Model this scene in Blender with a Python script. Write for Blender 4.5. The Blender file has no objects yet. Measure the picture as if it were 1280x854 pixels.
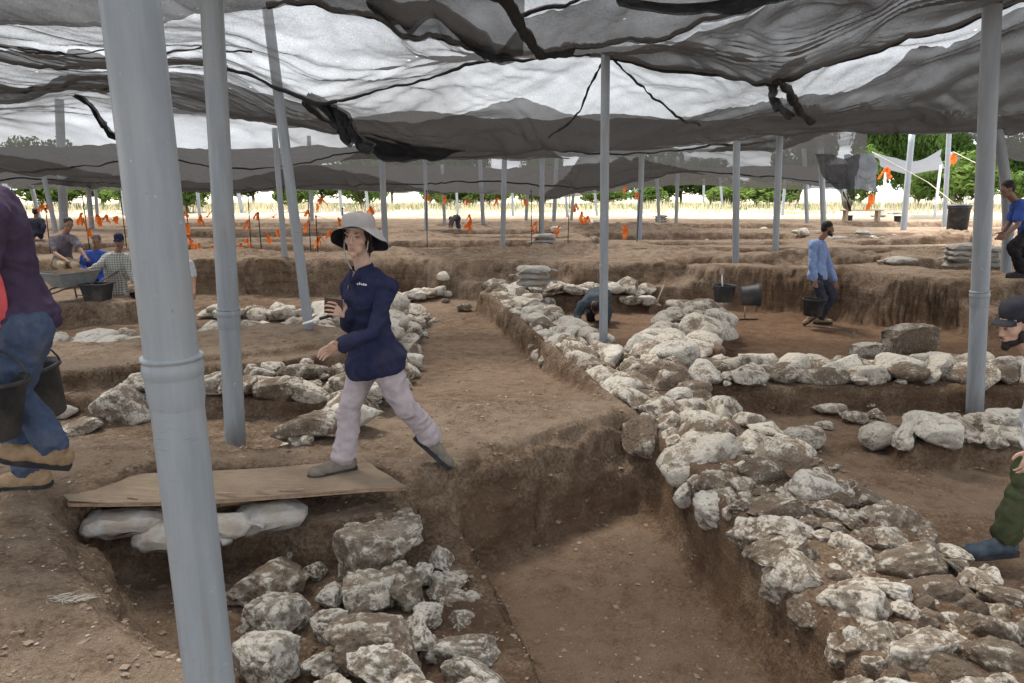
import bpy, bmesh, math, random
import numpy as np
from mathutils import Vector, Matrix, Euler

scene = bpy.context.scene
COL = scene.collection
R = math.radians
rng = random.Random(7)

# ------------------------------------------------------------------ camera
FPX, CU, CV, HZ, CAMZ = 900.0, 640.0, 427.0, 238.0, 1.85
PITCH = math.atan((CV - HZ) / FPX)
cam_data = bpy.data.cameras.new('camera')
cam_data.sensor_width = 36.0
cam_data.lens = 36.0 * FPX / 1280.0
cam_data.clip_start = 0.05
cam_data.clip_end = 3000.0
cam = bpy.data.objects.new('camera', cam_data)
COL.objects.link(cam)
cam.location = (0, 0, CAMZ)
cam.rotation_euler = (math.pi / 2 - PITCH, 0, 0)
scene.camera = cam

# ------------------------------------------------------------------ sky, sun, exposure
SUN_EL, SUN_ROT = R(58), R(-35)
world = bpy.data.worlds.new('World')
scene.world = world
world.use_nodes = True
wn = world.node_tree.nodes; wl = world.node_tree.links
wn.clear()
sky = wn.new('ShaderNodeTexSky'); sky.sky_type = 'NISHITA'; sky.sun_disc = False
sky.sun_elevation = SUN_EL; sky.sun_rotation = SUN_ROT
sky.air_density = 1.0; sky.dust_density = 6.0; sky.ozone_density = 0.6
# thin white cloud over the whole dome
tc = wn.new('ShaderNodeTexCoord')
cn = wn.new('ShaderNodeTexNoise'); cn.inputs['Scale'].default_value = 2.6; cn.inputs['Detail'].default_value = 5
cr = wn.new('ShaderNodeMapRange'); cr.inputs[1].default_value = .35; cr.inputs[2].default_value = .62
cr.inputs[3].default_value = .45; cr.inputs[4].default_value = .92
mx = wn.new('ShaderNodeMixRGB'); mx.inputs[2].default_value = (10.2, 10.7, 11.3, 1)
bg = wn.new('ShaderNodeBackground'); bg.inputs[1].default_value = 0.12
wo = wn.new('ShaderNodeOutputWorld')
wl.new(tc.outputs['Generated'], cn.inputs['Vector'])
wl.new(cn.outputs['Fac'], cr.inputs[0]); wl.new(cr.outputs[0], mx.inputs[0])
wl.new(sky.outputs[0], mx.inputs[1]); wl.new(mx.outputs[0], bg.inputs[0]); wl.new(bg.outputs[0], wo.inputs[0])

sd = bpy.data.lights.new('sun', 'SUN'); sd.energy = 3.6; sd.angle = R(11); sd.color = (1, .94, .85)
sun = bpy.data.objects.new('sun', sd); COL.objects.link(sun)
sdir = Vector((math.sin(SUN_ROT) * math.cos(SUN_EL), math.cos(SUN_ROT) * math.cos(SUN_EL), math.sin(SUN_EL)))
sun.rotation_euler = sdir.to_track_quat('Z', 'Y').to_euler()
sun.location = sdir * 40

vs = scene.view_settings
vs.view_transform = 'Standard'; vs.look = 'None'; vs.gamma = 1.0; vs.exposure = 1.42; vs.use_curve_mapping = False
scene.render.engine = 'CYCLES'
cy = scene.cycles
cy.use_denoising = True
cy.max_bounces = 6; cy.diffuse_bounces = 3; cy.glossy_bounces = 2; cy.transmission_bounces = 4
cy.transparent_max_bounces = 14
cy.sample_clamp_indirect = 6.0
cy.use_adaptive_sampling = True

# ------------------------------------------------------------------ helpers
CP, SP = math.cos(PITCH), math.sin(PITCH)
def ray(u, v):
    a = (u - CU) / FPX; b = (CV - v) / FPX
    return Vector((a, CP + b * SP, -SP + b * CP))
def PZ(u, v, z):
    "point of the place at height z"
    d = ray(u, v); t = (z - CAMZ) / d.z
    return Vector((d.x * t, d.y * t, z))
def PY(u, v, y):
    "point of the place at distance y"
    d = ray(u, v); t = y / d.y
    return Vector((d.x * t, y, CAMZ + d.z * t))

def tag(o, label=None, cat=None, group=None, kind=None):
    if label: o['label'] = label
    if cat: o['category'] = cat
    if group: o['group'] = group
    if kind: o['kind'] = kind
    return o
def empty(name, loc=(0, 0, 0), rz=0.0):
    o = bpy.data.objects.new(name, None); COL.objects.link(o)
    o.location = loc; o.rotation_euler = (0, 0, rz); o.empty_display_size = .1
    return o
def link(name, me, mat=None, parent=None, loc=None, rot=None, scale=None):
    o = bpy.data.objects.new(name, me); COL.objects.link(o)
    if mat is not None and len(me.materials) == 0: me.materials.append(mat)
    if parent is not None: o.parent = parent
    if loc is not None: o.location = loc
    if rot is not None: o.rotation_euler = rot
    if scale is not None: o.scale = scale if hasattr(scale, '__len__') else (scale,) * 3
    return o
def mesh(name, v, f, smooth=True):
    me = bpy.data.meshes.new(name)
    me.from_pydata([tuple(p) for p in v], [], f); me.update()
    if smooth: me.polygons.foreach_set('use_smooth', [True] * len(me.polygons))
    return me
def grid_mesh(name, X, Y, Z, mask=None, smooth=True):
    n, m = X.shape
    co = np.stack([X, Y, Z], -1).reshape(-1, 3).astype(np.float32)
    idx = np.arange(n * m).reshape(n, m)
    q = np.stack([idx[:-1, :-1], idx[:-1, 1:], idx[1:, 1:], idx[1:, :-1]], -1).reshape(-1, 4)
    if mask is not None: q = q[mask.reshape(-1)]
    me = bpy.data.meshes.new(name)
    me.vertices.add(len(co)); me.vertices.foreach_set('co', co.ravel())
    me.loops.add(q.size); me.loops.foreach_set('vertex_index', q.ravel().astype(np.int32))
    me.polygons.add(len(q)); me.polygons.foreach_set('loop_start', np.arange(0, q.size, 4, dtype=np.int32))
    me.update(calc_edges=True)
    if smooth: me.polygons.foreach_set('use_smooth', np.ones(len(q), bool))
    return me

# --- numpy noise
def _h(ix, iy, iz, s):
    n = (ix * 374761393 + iy * 668265263 + iz * 1442695041 + s * 974634667) & 0xffffffff
    n = ((n ^ (n >> 13)) * 1274126177) & 0xffffffff
    n = (n ^ (n >> 16)) & 0xffffffff
    return n.astype(np.float64) / 4294967295.0
def vn(x, y, z=None, s=0):
    x = np.asarray(x, float); y = np.asarray(y, float)
    z = np.zeros_like(x) if z is None else np.asarray(z, float)
    ix = np.floor(x).astype(np.int64); iy = np.floor(y).astype(np.int64); iz = np.floor(z).astype(np.int64)
    fx = x - ix; fy = y - iy; fz = z - iz
    fx = fx * fx * (3 - 2 * fx); fy = fy * fy * (3 - 2 * fy); fz = fz * fz * (3 - 2 * fz)
    r = 0
    for dz in (0, 1):
        wz = fz if dz else 1 - fz
        if not dz or np.any(fz > 0):
            a = _h(ix, iy, iz + dz, s) * (1 - fx) + _h(ix + 1, iy, iz + dz, s) * fx
            b = _h(ix, iy + 1, iz + dz, s) * (1 - fx) + _h(ix + 1, iy + 1, iz + dz, s) * fx
            r = r + wz * (a * (1 - fy) + b * fy)
    return r * 2 - 1
def fbm(x, y, z=None, o=4, s=0, g=.5):
    r = 0; a = 1.0; t = 0
    for k in range(o):
        f = 2.03 ** k
        r = r + a * vn(x * f + 17.3 * k, y * f + 5.1 * k, None if z is None else z * f + 3.7 * k, s + k); t += a; a *= g
    return r / t
def sstep(a, b, x):
    t = np.clip((x - a) / (b - a), 0, 1)
    return t * t * (3 - 2 * t)

# --- small mesh collector
class MB:
    def __init__(s): s.v = []; s.f = []
    def add(s, v, f):
        o = len(s.v); s.v += [Vector(p) for p in v]; s.f += [[i + o for i in q] for q in f]; return s
    def box(s, c, d, rot=None):
        c = Vector(c); hx, hy, hz = d[0] / 2, d[1] / 2, d[2] / 2
        vs_ = [Vector((x, y, z)) for x in (-hx, hx) for y in (-hy, hy) for z in (-hz, hz)]
        if rot is not None: vs_ = [rot @ p for p in vs_]
        return s.add([c + p for p in vs_], [(0, 1, 3, 2), (4, 6, 7, 5), (0, 4, 5, 1), (2, 3, 7, 6), (0, 2, 6, 4), (1, 5, 7, 3)])
    def tube(s, pts, rad, n=8, cap=True, flat=1.0):
        pts = [Vector(p) for p in pts]; k = len(pts)
        rad = [rad] * k if not hasattr(rad, '__len__') else rad
        vs_, fs = [], []; up = Vector((0, 0, 1)); nrm = None
        for i, p in enumerate(pts):
            t = (pts[min(i + 1, k - 1)] - pts[max(i - 1, 0)]).normalized()
            if nrm is None:
                nrm = t.cross(up)
                if nrm.length < .1: nrm = t.cross(Vector((0, 1, 0)))
            nrm = (nrm - t * nrm.dot(t)).normalized(); b = t.cross(nrm)
            for j in range(n):
                a = 2 * math.pi * j / n
                vs_.append(p + (nrm * math.cos(a) + b * math.sin(a) * flat) * rad[i])
        for i in range(k - 1):
            for j in range(n):
                fs.append((i * n + j, i * n + (j + 1) % n, (i + 1) * n + (j + 1) % n, (i + 1) * n + j))
        if cap: fs.append(tuple(range(n))[::-1]); fs.append(tuple((k - 1) * n + j for j in range(n)))
        return s.add(vs_, fs)
    def lathe(s, prof, n=20, m=None):
        "prof: (r, z) from bottom to top, open ends unless r == 0"
        vs_, fs = [], []
        for r_, z_ in prof:
            for j in range(n):
                a = 2 * math.pi * j / n; p = Vector((r_ * math.cos(a), r_ * math.sin(a), z_))
                vs_.append(m @ p if m is not None else p)
        for i in range(len(prof) - 1):
            for j in range(n): fs.append((i * n + j, i * n + (j + 1) % n, (i + 1) * n + (j + 1) % n, (i + 1) * n + j))
        return s.add(vs_, fs)
    def ell(s, c, r, rot=None, n=12, m=8):
        vs_, fs = [], []; c = Vector(c)
        for i in range(m + 1):
            ph = math.pi * i / m
            for j in range(n):
                a = 2 * math.pi * j / n
                p = Vector((r[0] * math.sin(ph) * math.cos(a), r[1] * math.sin(ph) * math.sin(a), r[2] * math.cos(ph)))
                vs_.append(c + (rot @ p if rot is not None else p))
        for i in range(m):
            for j in range(n): fs.append((i * n + j, (i + 1) * n + j, (i + 1) * n + (j + 1) % n, i * n + (j + 1) % n))
        return s.add(vs_, fs)
    def mesh(s, name, smooth=True): return mesh(name, s.v, s.f, smooth)
    def build(s, name, mat, parent=None, smooth=True): return link(name, s.mesh(name, smooth), mat, parent)

def smooth_angle(me, ang=35):
    me.polygons.foreach_set('use_smooth', [True] * len(me.polygons))
    try: me.set_sharp_from_angle(angle=R(ang))
    except Exception: pass
    return me

# ------------------------------------------------------------------ materials
def nodes(name):
    m = bpy.data.materials.new(name); m.use_nodes = True
    nt = m.node_tree; nt.nodes.clear()
    o = nt.nodes.new('ShaderNodeOutputMaterial')
    return m, nt, o
class NT:
    def __init__(s, nt): s.nt = nt
    def n(s, t, **kw):
        x = s.nt.nodes.new(t)
        for k, val in kw.items():
            if k in x.inputs: 
                if hasattr(val, 'is_output'): s.nt.links.new(val, x.inputs[k])
                else: x.inputs[k].default_value = val
            else: setattr(x, k, val)
        return x
    def l(s, a, b): s.nt.links.new(a, b)
    def noise(s, vec, scale, detail=4, rough=.55, dist=0):
        x = s.n('ShaderNodeTexNoise'); x.inputs['Scale'].default_value = scale; x.inputs['Detail'].default_value = detail
        x.inputs['Roughness'].default_value = rough; x.inputs['Distortion'].default_value = dist
        s.l(vec, x.inputs['Vector']); return x.outputs['Fac']
    def ramp(s, fac, a, b, lo=0., hi=1.):
        x = s.n('ShaderNodeMapRange'); x.inputs[1].default_value = a; x.inputs[2].default_value = b
        x.inputs[3].default_value = lo; x.inputs[4].default_value = hi; x.clamp = True
        s.l(fac, x.inputs[0]); return x.outputs[0]
    def mix(s, fac, a, b, mode='MIX'):
        x = s.n('ShaderNodeMixRGB'); x.blend_type = mode
        for i, val in ((0, fac), (1, a), (2, b)):
            if hasattr(val, 'is_output'): s.l(val, x.inputs[i])
            elif i == 0: x.inputs[0].default_value = val
            else: x.inputs[i].default_value = (*val, 1) if len(val) == 3 else val
        return x.outputs[0]
    def math(s, op, a, b=0.):
        x = s.n('ShaderNodeMath'); x.operation = op
        for i, val in ((0, a), (1, b)):
            if hasattr(val, 'is_output'): s.l(val, x.inputs[i])
            else: x.inputs[i].default_value = val
        return x.outputs[0]
    def bump(s, h, strength, dist):
        x = s.n('ShaderNodeBump'); x.inputs['Strength'].default_value = strength; x.inputs['Distance'].default_value = dist
        s.l(h, x.inputs['Height']); return x.outputs[0]
def simple(name, col, rough=.7, var=.18, scale=12., bump=.0, bscale=80., spec=.3, dirt=None, dirt_amt=.3, metal=0.):
    "plain paint, plastic or cloth with colour variation, dirt and fine relief"
    m, nt, o = nodes(name); k = NT(nt)
    tcn = k.n('ShaderNodeTexCoord'); v = tcn.outputs['Object']
    a = k.noise(v, scale, 5)
    dark = tuple(c * (1 - var) for c in col); lite = tuple(min(1, c * (1 + var)) for c in col)
    c = k.mix(k.ramp(a, .3, .7), dark, lite)
    if dirt is not None:
        d = k.noise(v, scale * .35, 6, .65)
        c = k.mix(k.ramp(d, .48, .68, 0, dirt_amt), c, dirt)
    p = k.n('ShaderNodeBsdfPrincipled', Roughness=rough, Metallic=metal); p.inputs['Specular IOR Level'].default_value = spec
    k.l(c, p.inputs['Base Color'])
    if bump:
        k.l(k.bump(k.noise(v, bscale, 3), bump, .01), p.inputs['Normal'])
    k.l(p.outputs[0], o.inputs[0])
    return m
# ------------------------------------------------------------------ terrain of the dig
def W1L(y):   # left edge of the long stone wall
    return np.interp(y, [0.5, 2.5, 5.4, 8.7, 13.6], [1.62, 1.5, 1.22, .52, -.45])
def W1R(y):
    return np.interp(y, [0.5, 2.5, 3.4, 4.6, 5.8, 7.2, 9.0, 11., 13.6], [2.72, 2.62, 2.5, 2.36, 2.18, 1.7, 1.28, .85, .35])
ys_ = [.5, 2.5, 4, 5.4, 7, 8.7, 11, 13.6]
W1POLY = [(float(W1L(y)) , y) for y in ys_] + [(float(W1R(y)), y) for y in ys_[::-1]]
FEAT = [  # polygon, height, edge width, edge noise, redness, dust
 # big baulk running across, and the ground behind it
 ([(-30,15.2),(-9,15.0),(-5.2,15.2),(-2.4,15.4),(-.2,14.9),(3.4,14.3),(7.3,11.6),(16,11.2),(40,11),(40,80),(-40,80)], .42, .62, .16, 0, .6),
 # right-hand floor
 ([(1.9,.5),(2.2,5.0),(1.6,7.15),(12,7.15),(12,.5)], -.38, .25, .06, .45, .55),
 # small room behind the long wall, room with the red floor
 ([(.9,8.3),(.45,11),(.1,13.6),(3.5,14.0),(3.3,11.8),(2.6,10.6),(1.75,8.5)], -.42, .16, .06, .7, .3),
 ([(2.6,8.4),(3.0,11.5),(3.4,14.0),(4.3,13.7),(7.2,11.5),(8.4,8.3)], -.42, .30, .08, 1, .25),
 # wall foundations
 ([(1.3,7.15),(12,7.15),(12,8.35),(1.2,8.35)], -.12, .16, .05, 0, .2),
 ([(1.25,8.1),(2.15,7.9),(3.5,11.5),(2.7,11.9)], -.12, .2, .08, 0, .1),
 ([(-.4,13.5),(2.7,13.6),(2.7,14.3),(-.3,14.6)], -.12, .15, .05, 0, .1),
 ([(3.25,5.6),(5.4,5.5),(5.6,6.3),(3.35,6.25)], -.2, .2, .08, 0, .2),
 # basin on the left with rubble walls
 ([(-9,8.2),(-5,8.5),(-3.4,9.8),(-1.75,9.7),(-1.9,13.5),(-2.6,15.3),(-5.6,15.3),(-6.3,12.1),(-9.5,11.2)], -.36, .25, .1, .1, .15),
 ([(-6.3,12.2),(-5.2,15.1),(-7.6,15.2),(-7.3,13.3)], -.30, .2, .08, .1, .15),
 # path between the walls
 ([(.85,6.3),(.42,8.7),(-.6,13.4),(-.45,14.7),(-2.4,15.3),(-1.75,11.4),(-1.3,7.0),(-1.15,6.2)], 'path', .14, .05, .35, .65),
 # floor behind the board, bench, terrace
 ([(-6.5,5.1),(-1.75,5.05),(-1.4,5.7),(-1.45,6.75),(-3,7.0),(-6.5,7.0)], -.30, .3, .08, 0, .45),
 ([(-7,6.75),(-3.2,6.75),(-1.45,6.6),(-1.55,8.3),(-2.6,7.7),(-4.6,7.2),(-7,6.9)], -.14, .16, .06, .1, .2),
 ([(-8.5,6.0),(-6,6.5),(-4.5,7.05),(-2.1,8.45),(-1.6,9.3),(-3.4,9.85),(-5.0,8.6),(-8.5,7.8)], .06, .2, .08, 0, .8),
 # pit in the foreground
 ([(-2.45,3.8),(-2.0,3.3),(-1.62,2.9),(-1.3,2.72),(-.95,2.4),(-.7,1.2),(1.5,1.2),(1.42,3),(1.2,5.35),(.98,5.88),(.5,5.33),(-.1,4.86),(-.5,4.52),(-.85,4.36),(-2.2,4.25)], -.42, .60, .07, .3, .45),
 ([(-.3,4.55),(.3,5.05),(1.0,5.5),(1.2,5.3),(1.45,3.3),(1.5,1.2),(.25,1.2),(.1,3.3)], -.70, .22, .03, .5, .8),
 ([(-.95,4.3),(-.45,4.45),(-.12,3.9),(.12,3.1),(.3,1.2),(-.6,1.2),(-.72,2.6),(-.6,3.2)], -.42, .2, .06, .1, .1),
 # bedding under the board bridge
 ([(-2.45,4.0),(-.75,4.1),(-.62,4.4),(-.85,4.6),(-2.2,4.5)], -.16, .16, .03, 0, .5),
 (W1POLY, -.11, .3, .05, .1, .2),
]
# trenches and baulks further off
for x0, x1, y0, y1, z in [(-3.4,2.2,18.6,21.2,-.05),(-9.5,-4.2,17.4,19.4,.05),(-16,-10.5,16.4,20,.0),(3.0,7.2,16.6,18.6,-.02),(8.0,12.6,13.2,14.6,.12),
        (8.4,14,16.2,18.6,.1),(-4.5,1.4,24,27,-.1),(2.6,9,21.5,24.6,.0),(-12,-6,22.5,25.6,0),(10.5,17,21,25,.1),(-3,3.4,30,34,.05),(5,12,28,32,.05),
        (-16,-6,29,33,.1),(-26,-17,23,28,.1),(14,22,29,34,.1),(3.4,6.6,14.5,15.3,.2),(-8.6,-6.4,20.4,21.8,.15)]:
    FEAT.append(([(x0, y0), (x1, y0 + .3), (x1 + .2, y1), (x0 - .2, y1 - .2)], z, .4, .16, .15, .35))
for x0, x1, y0, y1, z in [(-2.2,.4,16.9,17.9,.16),(-6.2,-3.6,16.7,17.5,.2),(1.9,3.6,17.0,18.2,.1),(9.6,13.5,11.9,12.8,.22),(5.2,7.4,14.1,14.9,.12),(-1.6,1.6,22.2,23.2,.2),(-8,-5,26.6,28.4,.15),(4,7.4,19.4,20.6,.1),(9.4,13,19.4,20.4,.16)]:
    FEAT.append(([(x0, y0), (x1, y0 + .2), (x1 + .3, y1), (x0 - .2, y1 - .1)], z, .3, .2, .1, .25))
# heaps of upcast soil
HEAPS = [(-.7,17.2,1.2,.7,.2),(1.6,17.1,1.5,.6,.24),(3.6,15.9,1.3,.6,.2),(6.4,15.4,1.6,.6,.22),(8.9,12.3,1.8,.7,.1),(9.8,15.3,1.8,.6,.3),(7.4,14.6,.9,.4,.18),
         (-6.3,16.2,1.5,.6,.16),(-2.9,16.4,1.2,.5,.18),(-11,13,2.,1.2,.3),(5.6,12.95,1.1,.35,.12),(-3.6,22.6,2,.8,.25),(4,26,3,1,.3),(.5,28.6,3,.8,.25),(13.4,21.6,3.2,1.5,.44),(11.2,17.6,2.2,.8,.3),(-2.12,5.3,.16,.14,.05),(-2.78,9.6,.2,.16,.05),(1.13,8.9,.18,.15,.05),(4.28,6.75,.2,.16,.05)]

def polydist(px, py, poly):
    d2 = np.full(px.shape, 1e9); inside = np.zeros(px.shape, bool)
    n = len(poly)
    for i in range(n):
        ax, ay = poly[i]; bx, by = poly[(i + 1) % n]
        ex, ey = bx - ax, by - ay
        t = np.clip(((px - ax) * ex + (py - ay) * ey) / (ex * ex + ey * ey + 1e-12), 0, 1)
        d2 = np.minimum(d2, (px - ax - t * ex) ** 2 + (py - ay - t * ey) ** 2)
        if ay != by:
            c = ((ay > py) != (by > py)) & (px < (bx - ax) * (py - ay) / (by - ay) + ax)
            inside ^= c
    d = np.sqrt(d2)
    return np.where(inside, d, -d)

def terrain(x, y):
    "height, redness, dust for arrays of world x, y"
    x = np.asarray(x, float); y = np.asarray(y, float); sh = x.shape
    x = x.ravel(); y = y.ravel()
    n1 = fbm(x * 1.3, y * 1.3, o=4, s=3); n2 = fbm(x * 5, y * 5, o=3, s=11)
    z = .17 * sstep(-1.3, -2.7, x) * sstep(5.6, 4.4, y) + .02 * n1
    z = z + .05 * sstep(-.9, -2.0, x) * sstep(3.2, 2.2, y)
    red = np.zeros_like(x); dust = np.full_like(x, .75)
    for poly, h, w, nz, rd, du in FEAT:
        xs = [p[0] for p in poly]; ysx = [p[1] for p in poly]; pad = w + nz + .1
        k = np.where((x > min(xs) - pad) & (x < max(xs) + pad) & (y > min(ysx) - pad) & (y < max(ysx) + pad))[0]
        if len(k) == 0: continue
        xx, yy = x[k], y[k]
        d = polydist(xx, yy, poly) + nz * (n1[k] * .9 + n2[k] * .18)
        w = w * .62
        t = sstep(-w / 2, w / 2, d)
        t = np.clip(t + .30 * t * (1 - t) * np.sin(t * 11 + 4 * n1[k] + 2 * n2[k]), 0, 1)
        if h == 'path': hh = -.03 - .32 * sstep(5.9, 9.0, yy) + .02 * n1[k]
        else: hh = h + .025 * n1[k]
        z[k] = z[k] * (1 - t) + hh * t
        td = sstep(-.02, .25, d)
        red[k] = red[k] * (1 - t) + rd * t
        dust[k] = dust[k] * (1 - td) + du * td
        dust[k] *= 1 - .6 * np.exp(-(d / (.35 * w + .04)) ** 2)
    for hx, hy, rx, ry, hh in HEAPS:
        q = ((x - hx) / rx) ** 2 + ((y - hy) / ry) ** 2
        z += hh * np.exp(-q * 1.3) * (1 + .35 * n2)
    z += .15 * sstep(36, 60, y) + .0 * x
    far = sstep(40, 60, y)
    z += (1 - far) * (.014 * n2 + .010 * fbm(x * 17, y * 17, o=3, s=23))
    z += far * .1 * n1
    return z.reshape(sh), red.reshape(sh), dust.reshape(sh)
def gz(x, y):
    return float(terrain(np.array([x]), np.array([y]))[0][0])

rows = list(np.linspace(-16, 1.0, 26)) ; y_ = 1.0
while y_ < 46: rows.append(y_ + 1e-4); y_ += max(.0155, .0043 * y_)
while y_ < 900: rows.append(y_); y_ *= 1.07
rows = np.array(rows)
NC = 740
s_ = np.linspace(-1, 1, NC)
cu = np.sign(s_) * (np.minimum(np.abs(s_), .93) * .95 / .93 + 9 * np.maximum(np.abs(s_) - .93, 0) ** 1.5 / .07 ** 1.5 * .9)
hw = np.maximum(rows + 1.4, 3.2)
TY, _ = np.meshgrid(rows, s_, indexing='ij')
TX = hw[:, None] * cu[None, :]
TZ, TR, TD = terrain(TX, TY)
# crumbly relief pushes the faces in and out
amt = .055 * sstep(60, 20, TY) * (1 + .07 * np.clip(TY, 0, 16))
DX = fbm(TX * 3.4, TY * 3.4, TZ * 5, o=4, s=31, g=.6) * amt; DY = fbm(TX * 3.4, TY * 3.4, TZ * 5, o=4, s=47, g=.6) * amt
gy_, gx_ = np.gradient(TZ); slope = np.abs(gy_) / np.gradient(rows)[:, None]
steep = sstep(.35, 1.2, slope)
lump = fbm(TX * 5, TY * 3, TZ * 9, o=4, s=71, g=.6) * sstep(34, 15, TY)
DY = DY + steep * .07 * lump
DX = DX + sstep(.35, 1.2, np.abs(np.gradient(TZ, axis=1)) / np.abs(np.gradient(TX, axis=1))) * .022 * lump
calm = 1 - .9 * np.exp(-((TX - W1L(TY)) / .28) ** 2) * sstep(8, 6.5, TY)
DX = DX * calm + (1 - calm) * .03 * fbm(TX * 2.5, TY * 5, TZ * 6, o=2, s=83); DY = DY * calm
ground_me = grid_mesh('ground', TX + DX, TY + DY, TZ)
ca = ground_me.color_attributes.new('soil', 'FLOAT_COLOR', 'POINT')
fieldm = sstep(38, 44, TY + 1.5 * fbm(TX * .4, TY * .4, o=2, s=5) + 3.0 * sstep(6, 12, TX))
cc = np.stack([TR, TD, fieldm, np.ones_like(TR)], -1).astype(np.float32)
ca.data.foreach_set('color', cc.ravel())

def soil_material():
    m, nt, o = nodes('soil'); k = NT(nt)
    tcn = k.n('ShaderNodeTexCoord'); v = tcn.outputs['Object']
    at = k.n('ShaderNodeAttribute'); at.attribute_name = 'soil'
    sep = k.n('ShaderNodeSeparateColor'); k.l(at.outputs['Color'], sep.inputs[0])
    red, dust, fld = sep.outputs[0], sep.outputs[1], sep.outputs[2]
    big = k.noise(v, .9, 5, .6); mid = k.noise(v, 6, 6, .62); fine = k.noise(v, 38, 5, .65); grit = k.noise(v, 150, 3, .6)
    mp = k.n('ShaderNodeMapping'); mp.inputs['Scale'].default_value = (1.2, 1.2, 9); k.l(v, mp.inputs[0])
    strata = k.noise(mp.outputs[0], 1.6, 5, .6)
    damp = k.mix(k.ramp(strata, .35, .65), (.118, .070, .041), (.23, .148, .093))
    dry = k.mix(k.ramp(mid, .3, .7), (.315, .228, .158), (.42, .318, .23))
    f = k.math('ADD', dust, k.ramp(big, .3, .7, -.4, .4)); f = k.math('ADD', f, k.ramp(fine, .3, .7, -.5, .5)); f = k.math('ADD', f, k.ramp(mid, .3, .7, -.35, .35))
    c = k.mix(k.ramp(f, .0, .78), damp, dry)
    rc = k.mix(k.ramp(mid, .3, .7), (.225, .125, .071), (.335, .20, .12))
    c = k.mix(k.math('MULTIPLY', red, k.ramp(mid, .25, .7, .45, .9)), c, rc)
    # pale lime flecks and crumbs
    vo = k.n('ShaderNodeTexVoronoi'); vo.inputs['Scale'].default_value = 42; vo.inputs['Randomness'].default_value = 1; k.l(v, vo.inputs['Vector'])
    fl = k.math('MULTIPLY', k.ramp(vo.outputs['Distance'], .10, .15, 1, 0), k.ramp(k.noise(v, 3.2, 3), .50, .66))
    c = k.mix(k.math('MULTIPLY', fl, .8), c, (.42, .37, .30))
    c = k.mix(k.ramp(grit, .42, .68, 0, .38), c, (.12, .092, .068))
    # straw-coloured field further away
    fc = k.mix(k.ramp(k.noise(v, .35, 5, .6), .38, .62), (.44, .38, .28), (.56, .51, .41))
    fc = k.mix(k.ramp(k.noise(v, .16, 4), .50, .64, 0, .8), fc, (.20, .23, .10))
    c = k.mix(fld, c, fc)
    h = k.math('ADD', k.math('MULTIPLY', fine, .6), k.math('MULTIPLY', grit, .25)); h = k.math('ADD', h, k.math('MULTIPLY', mid, .8))
    p = k.n('ShaderNodeBsdfPrincipled', Roughness=.95); p.inputs['Specular IOR Level'].default_value = .15
    k.l(c, p.inputs['Base Color']); k.l(k.bump(h, 1.0, .085), p.inputs['Normal']); k.l(p.outputs[0], o.inputs[0])
    return m
M_SOIL = soil_material()
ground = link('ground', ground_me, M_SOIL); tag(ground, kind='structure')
# ------------------------------------------------------------------ shade netting
def net_material(name, opac, col, hole=1.0, seed=0., slant=.5):
    m, nt, o = nodes(name); k = NT(nt)
    tcn = k.n('ShaderNodeTexCoord'); v0 = tcn.outputs['Object']
    off = k.n('ShaderNodeMapping'); off.inputs['Location'].default_value = (seed, seed * .7, 0); k.l(v0, off.inputs[0]); v = off.outputs[0]
    mp = k.n('ShaderNodeMapping'); mp.inputs['Scale'].default_value = (1, .35, 1); k.l(v, mp.inputs[0])
    mp2 = k.n('ShaderNodeMapping'); mp2.inputs['Scale'].default_value = (.3, 1, 1); k.l(v, mp2.inputs[0])
    wv = k.math('ADD', k.noise(mp.outputs[0], 80, 3, .7), k.noise(mp2.outputs[0], 105, 3, .7))
    big = k.noise(v, .55, 4, .55)
    # threads cross a slanting line of sight more often, so a fold turned edge-on is denser, for light and sight alike
    geo = k.n('ShaderNodeNewGeometry'); dt = k.n('ShaderNodeVectorMath'); dt.operation = 'DOT_PRODUCT'; k.l(geo.outputs['Incoming'], dt.inputs[0]); k.l(geo.outputs['Normal'], dt.inputs[1])
    ca_ = k.math('MAXIMUM', k.math('ABSOLUTE', dt.outputs['Value']), .04); ex = k.math('POWER', k.math('DIVIDE', 1.0, ca_), slant)
    opac = k.math('SUBTRACT', 1.0, k.math('POWER', 1.0 - opac, ex))
    f = k.math('ADD', opac, k.ramp(wv, .7, 1.3, -.075, .075))
    f = k.math('ADD', f, k.ramp(big, .3, .7, -.05, .05))
    vo = k.n('ShaderNodeTexVoronoi'); vo.inputs['Scale'].default_value = 4.2; vo.inputs['Randomness'].default_value = 1; k.l(v, vo.inputs['Vector'])
    hm = k.math('MULTIPLY', k.ramp(vo.outputs['Distance'], .05, .08, 1, 0), k.ramp(k.noise(v, .7, 2), .56, .64, 0, hole))
    f = k.math('MULTIPLY', f, k.math('SUBTRACT', 1.0, hm))
    c = k.mix(k.ramp(wv, .75, 1.25), tuple(a * .75 for a in col), tuple(a * 1.3 for a in col))
    d = k.n('ShaderNodeBsdfDiffuse'); k.l(c, d.inputs[0])
    t = k.n('ShaderNodeBsdfTranslucent'); k.l(c, t.inputs[0])
    ms = k.n('ShaderNodeMixShader'); ms.inputs[0].default_value = .45; k.l(d.outputs[0], ms.inputs[1]); k.l(t.outputs[0], ms.inputs[2])
    tr = k.n('ShaderNodeBsdfTransparent')
    mo = k.n('ShaderNodeMixShader'); k.l(f, mo.inputs[0]); k.l(tr.outputs[0], mo.inputs[1]); k.l(ms.outputs[0], mo.inputs[2])
    k.l(mo.outputs[0], o.inputs[0])
    return m
M_NET = net_material('black_shade_net', .64, (.045, .044, .044))
M_NET2 = net_material('black_shade_net_dense', .62, (.045, .042, .040), .4, 3.3)
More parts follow.
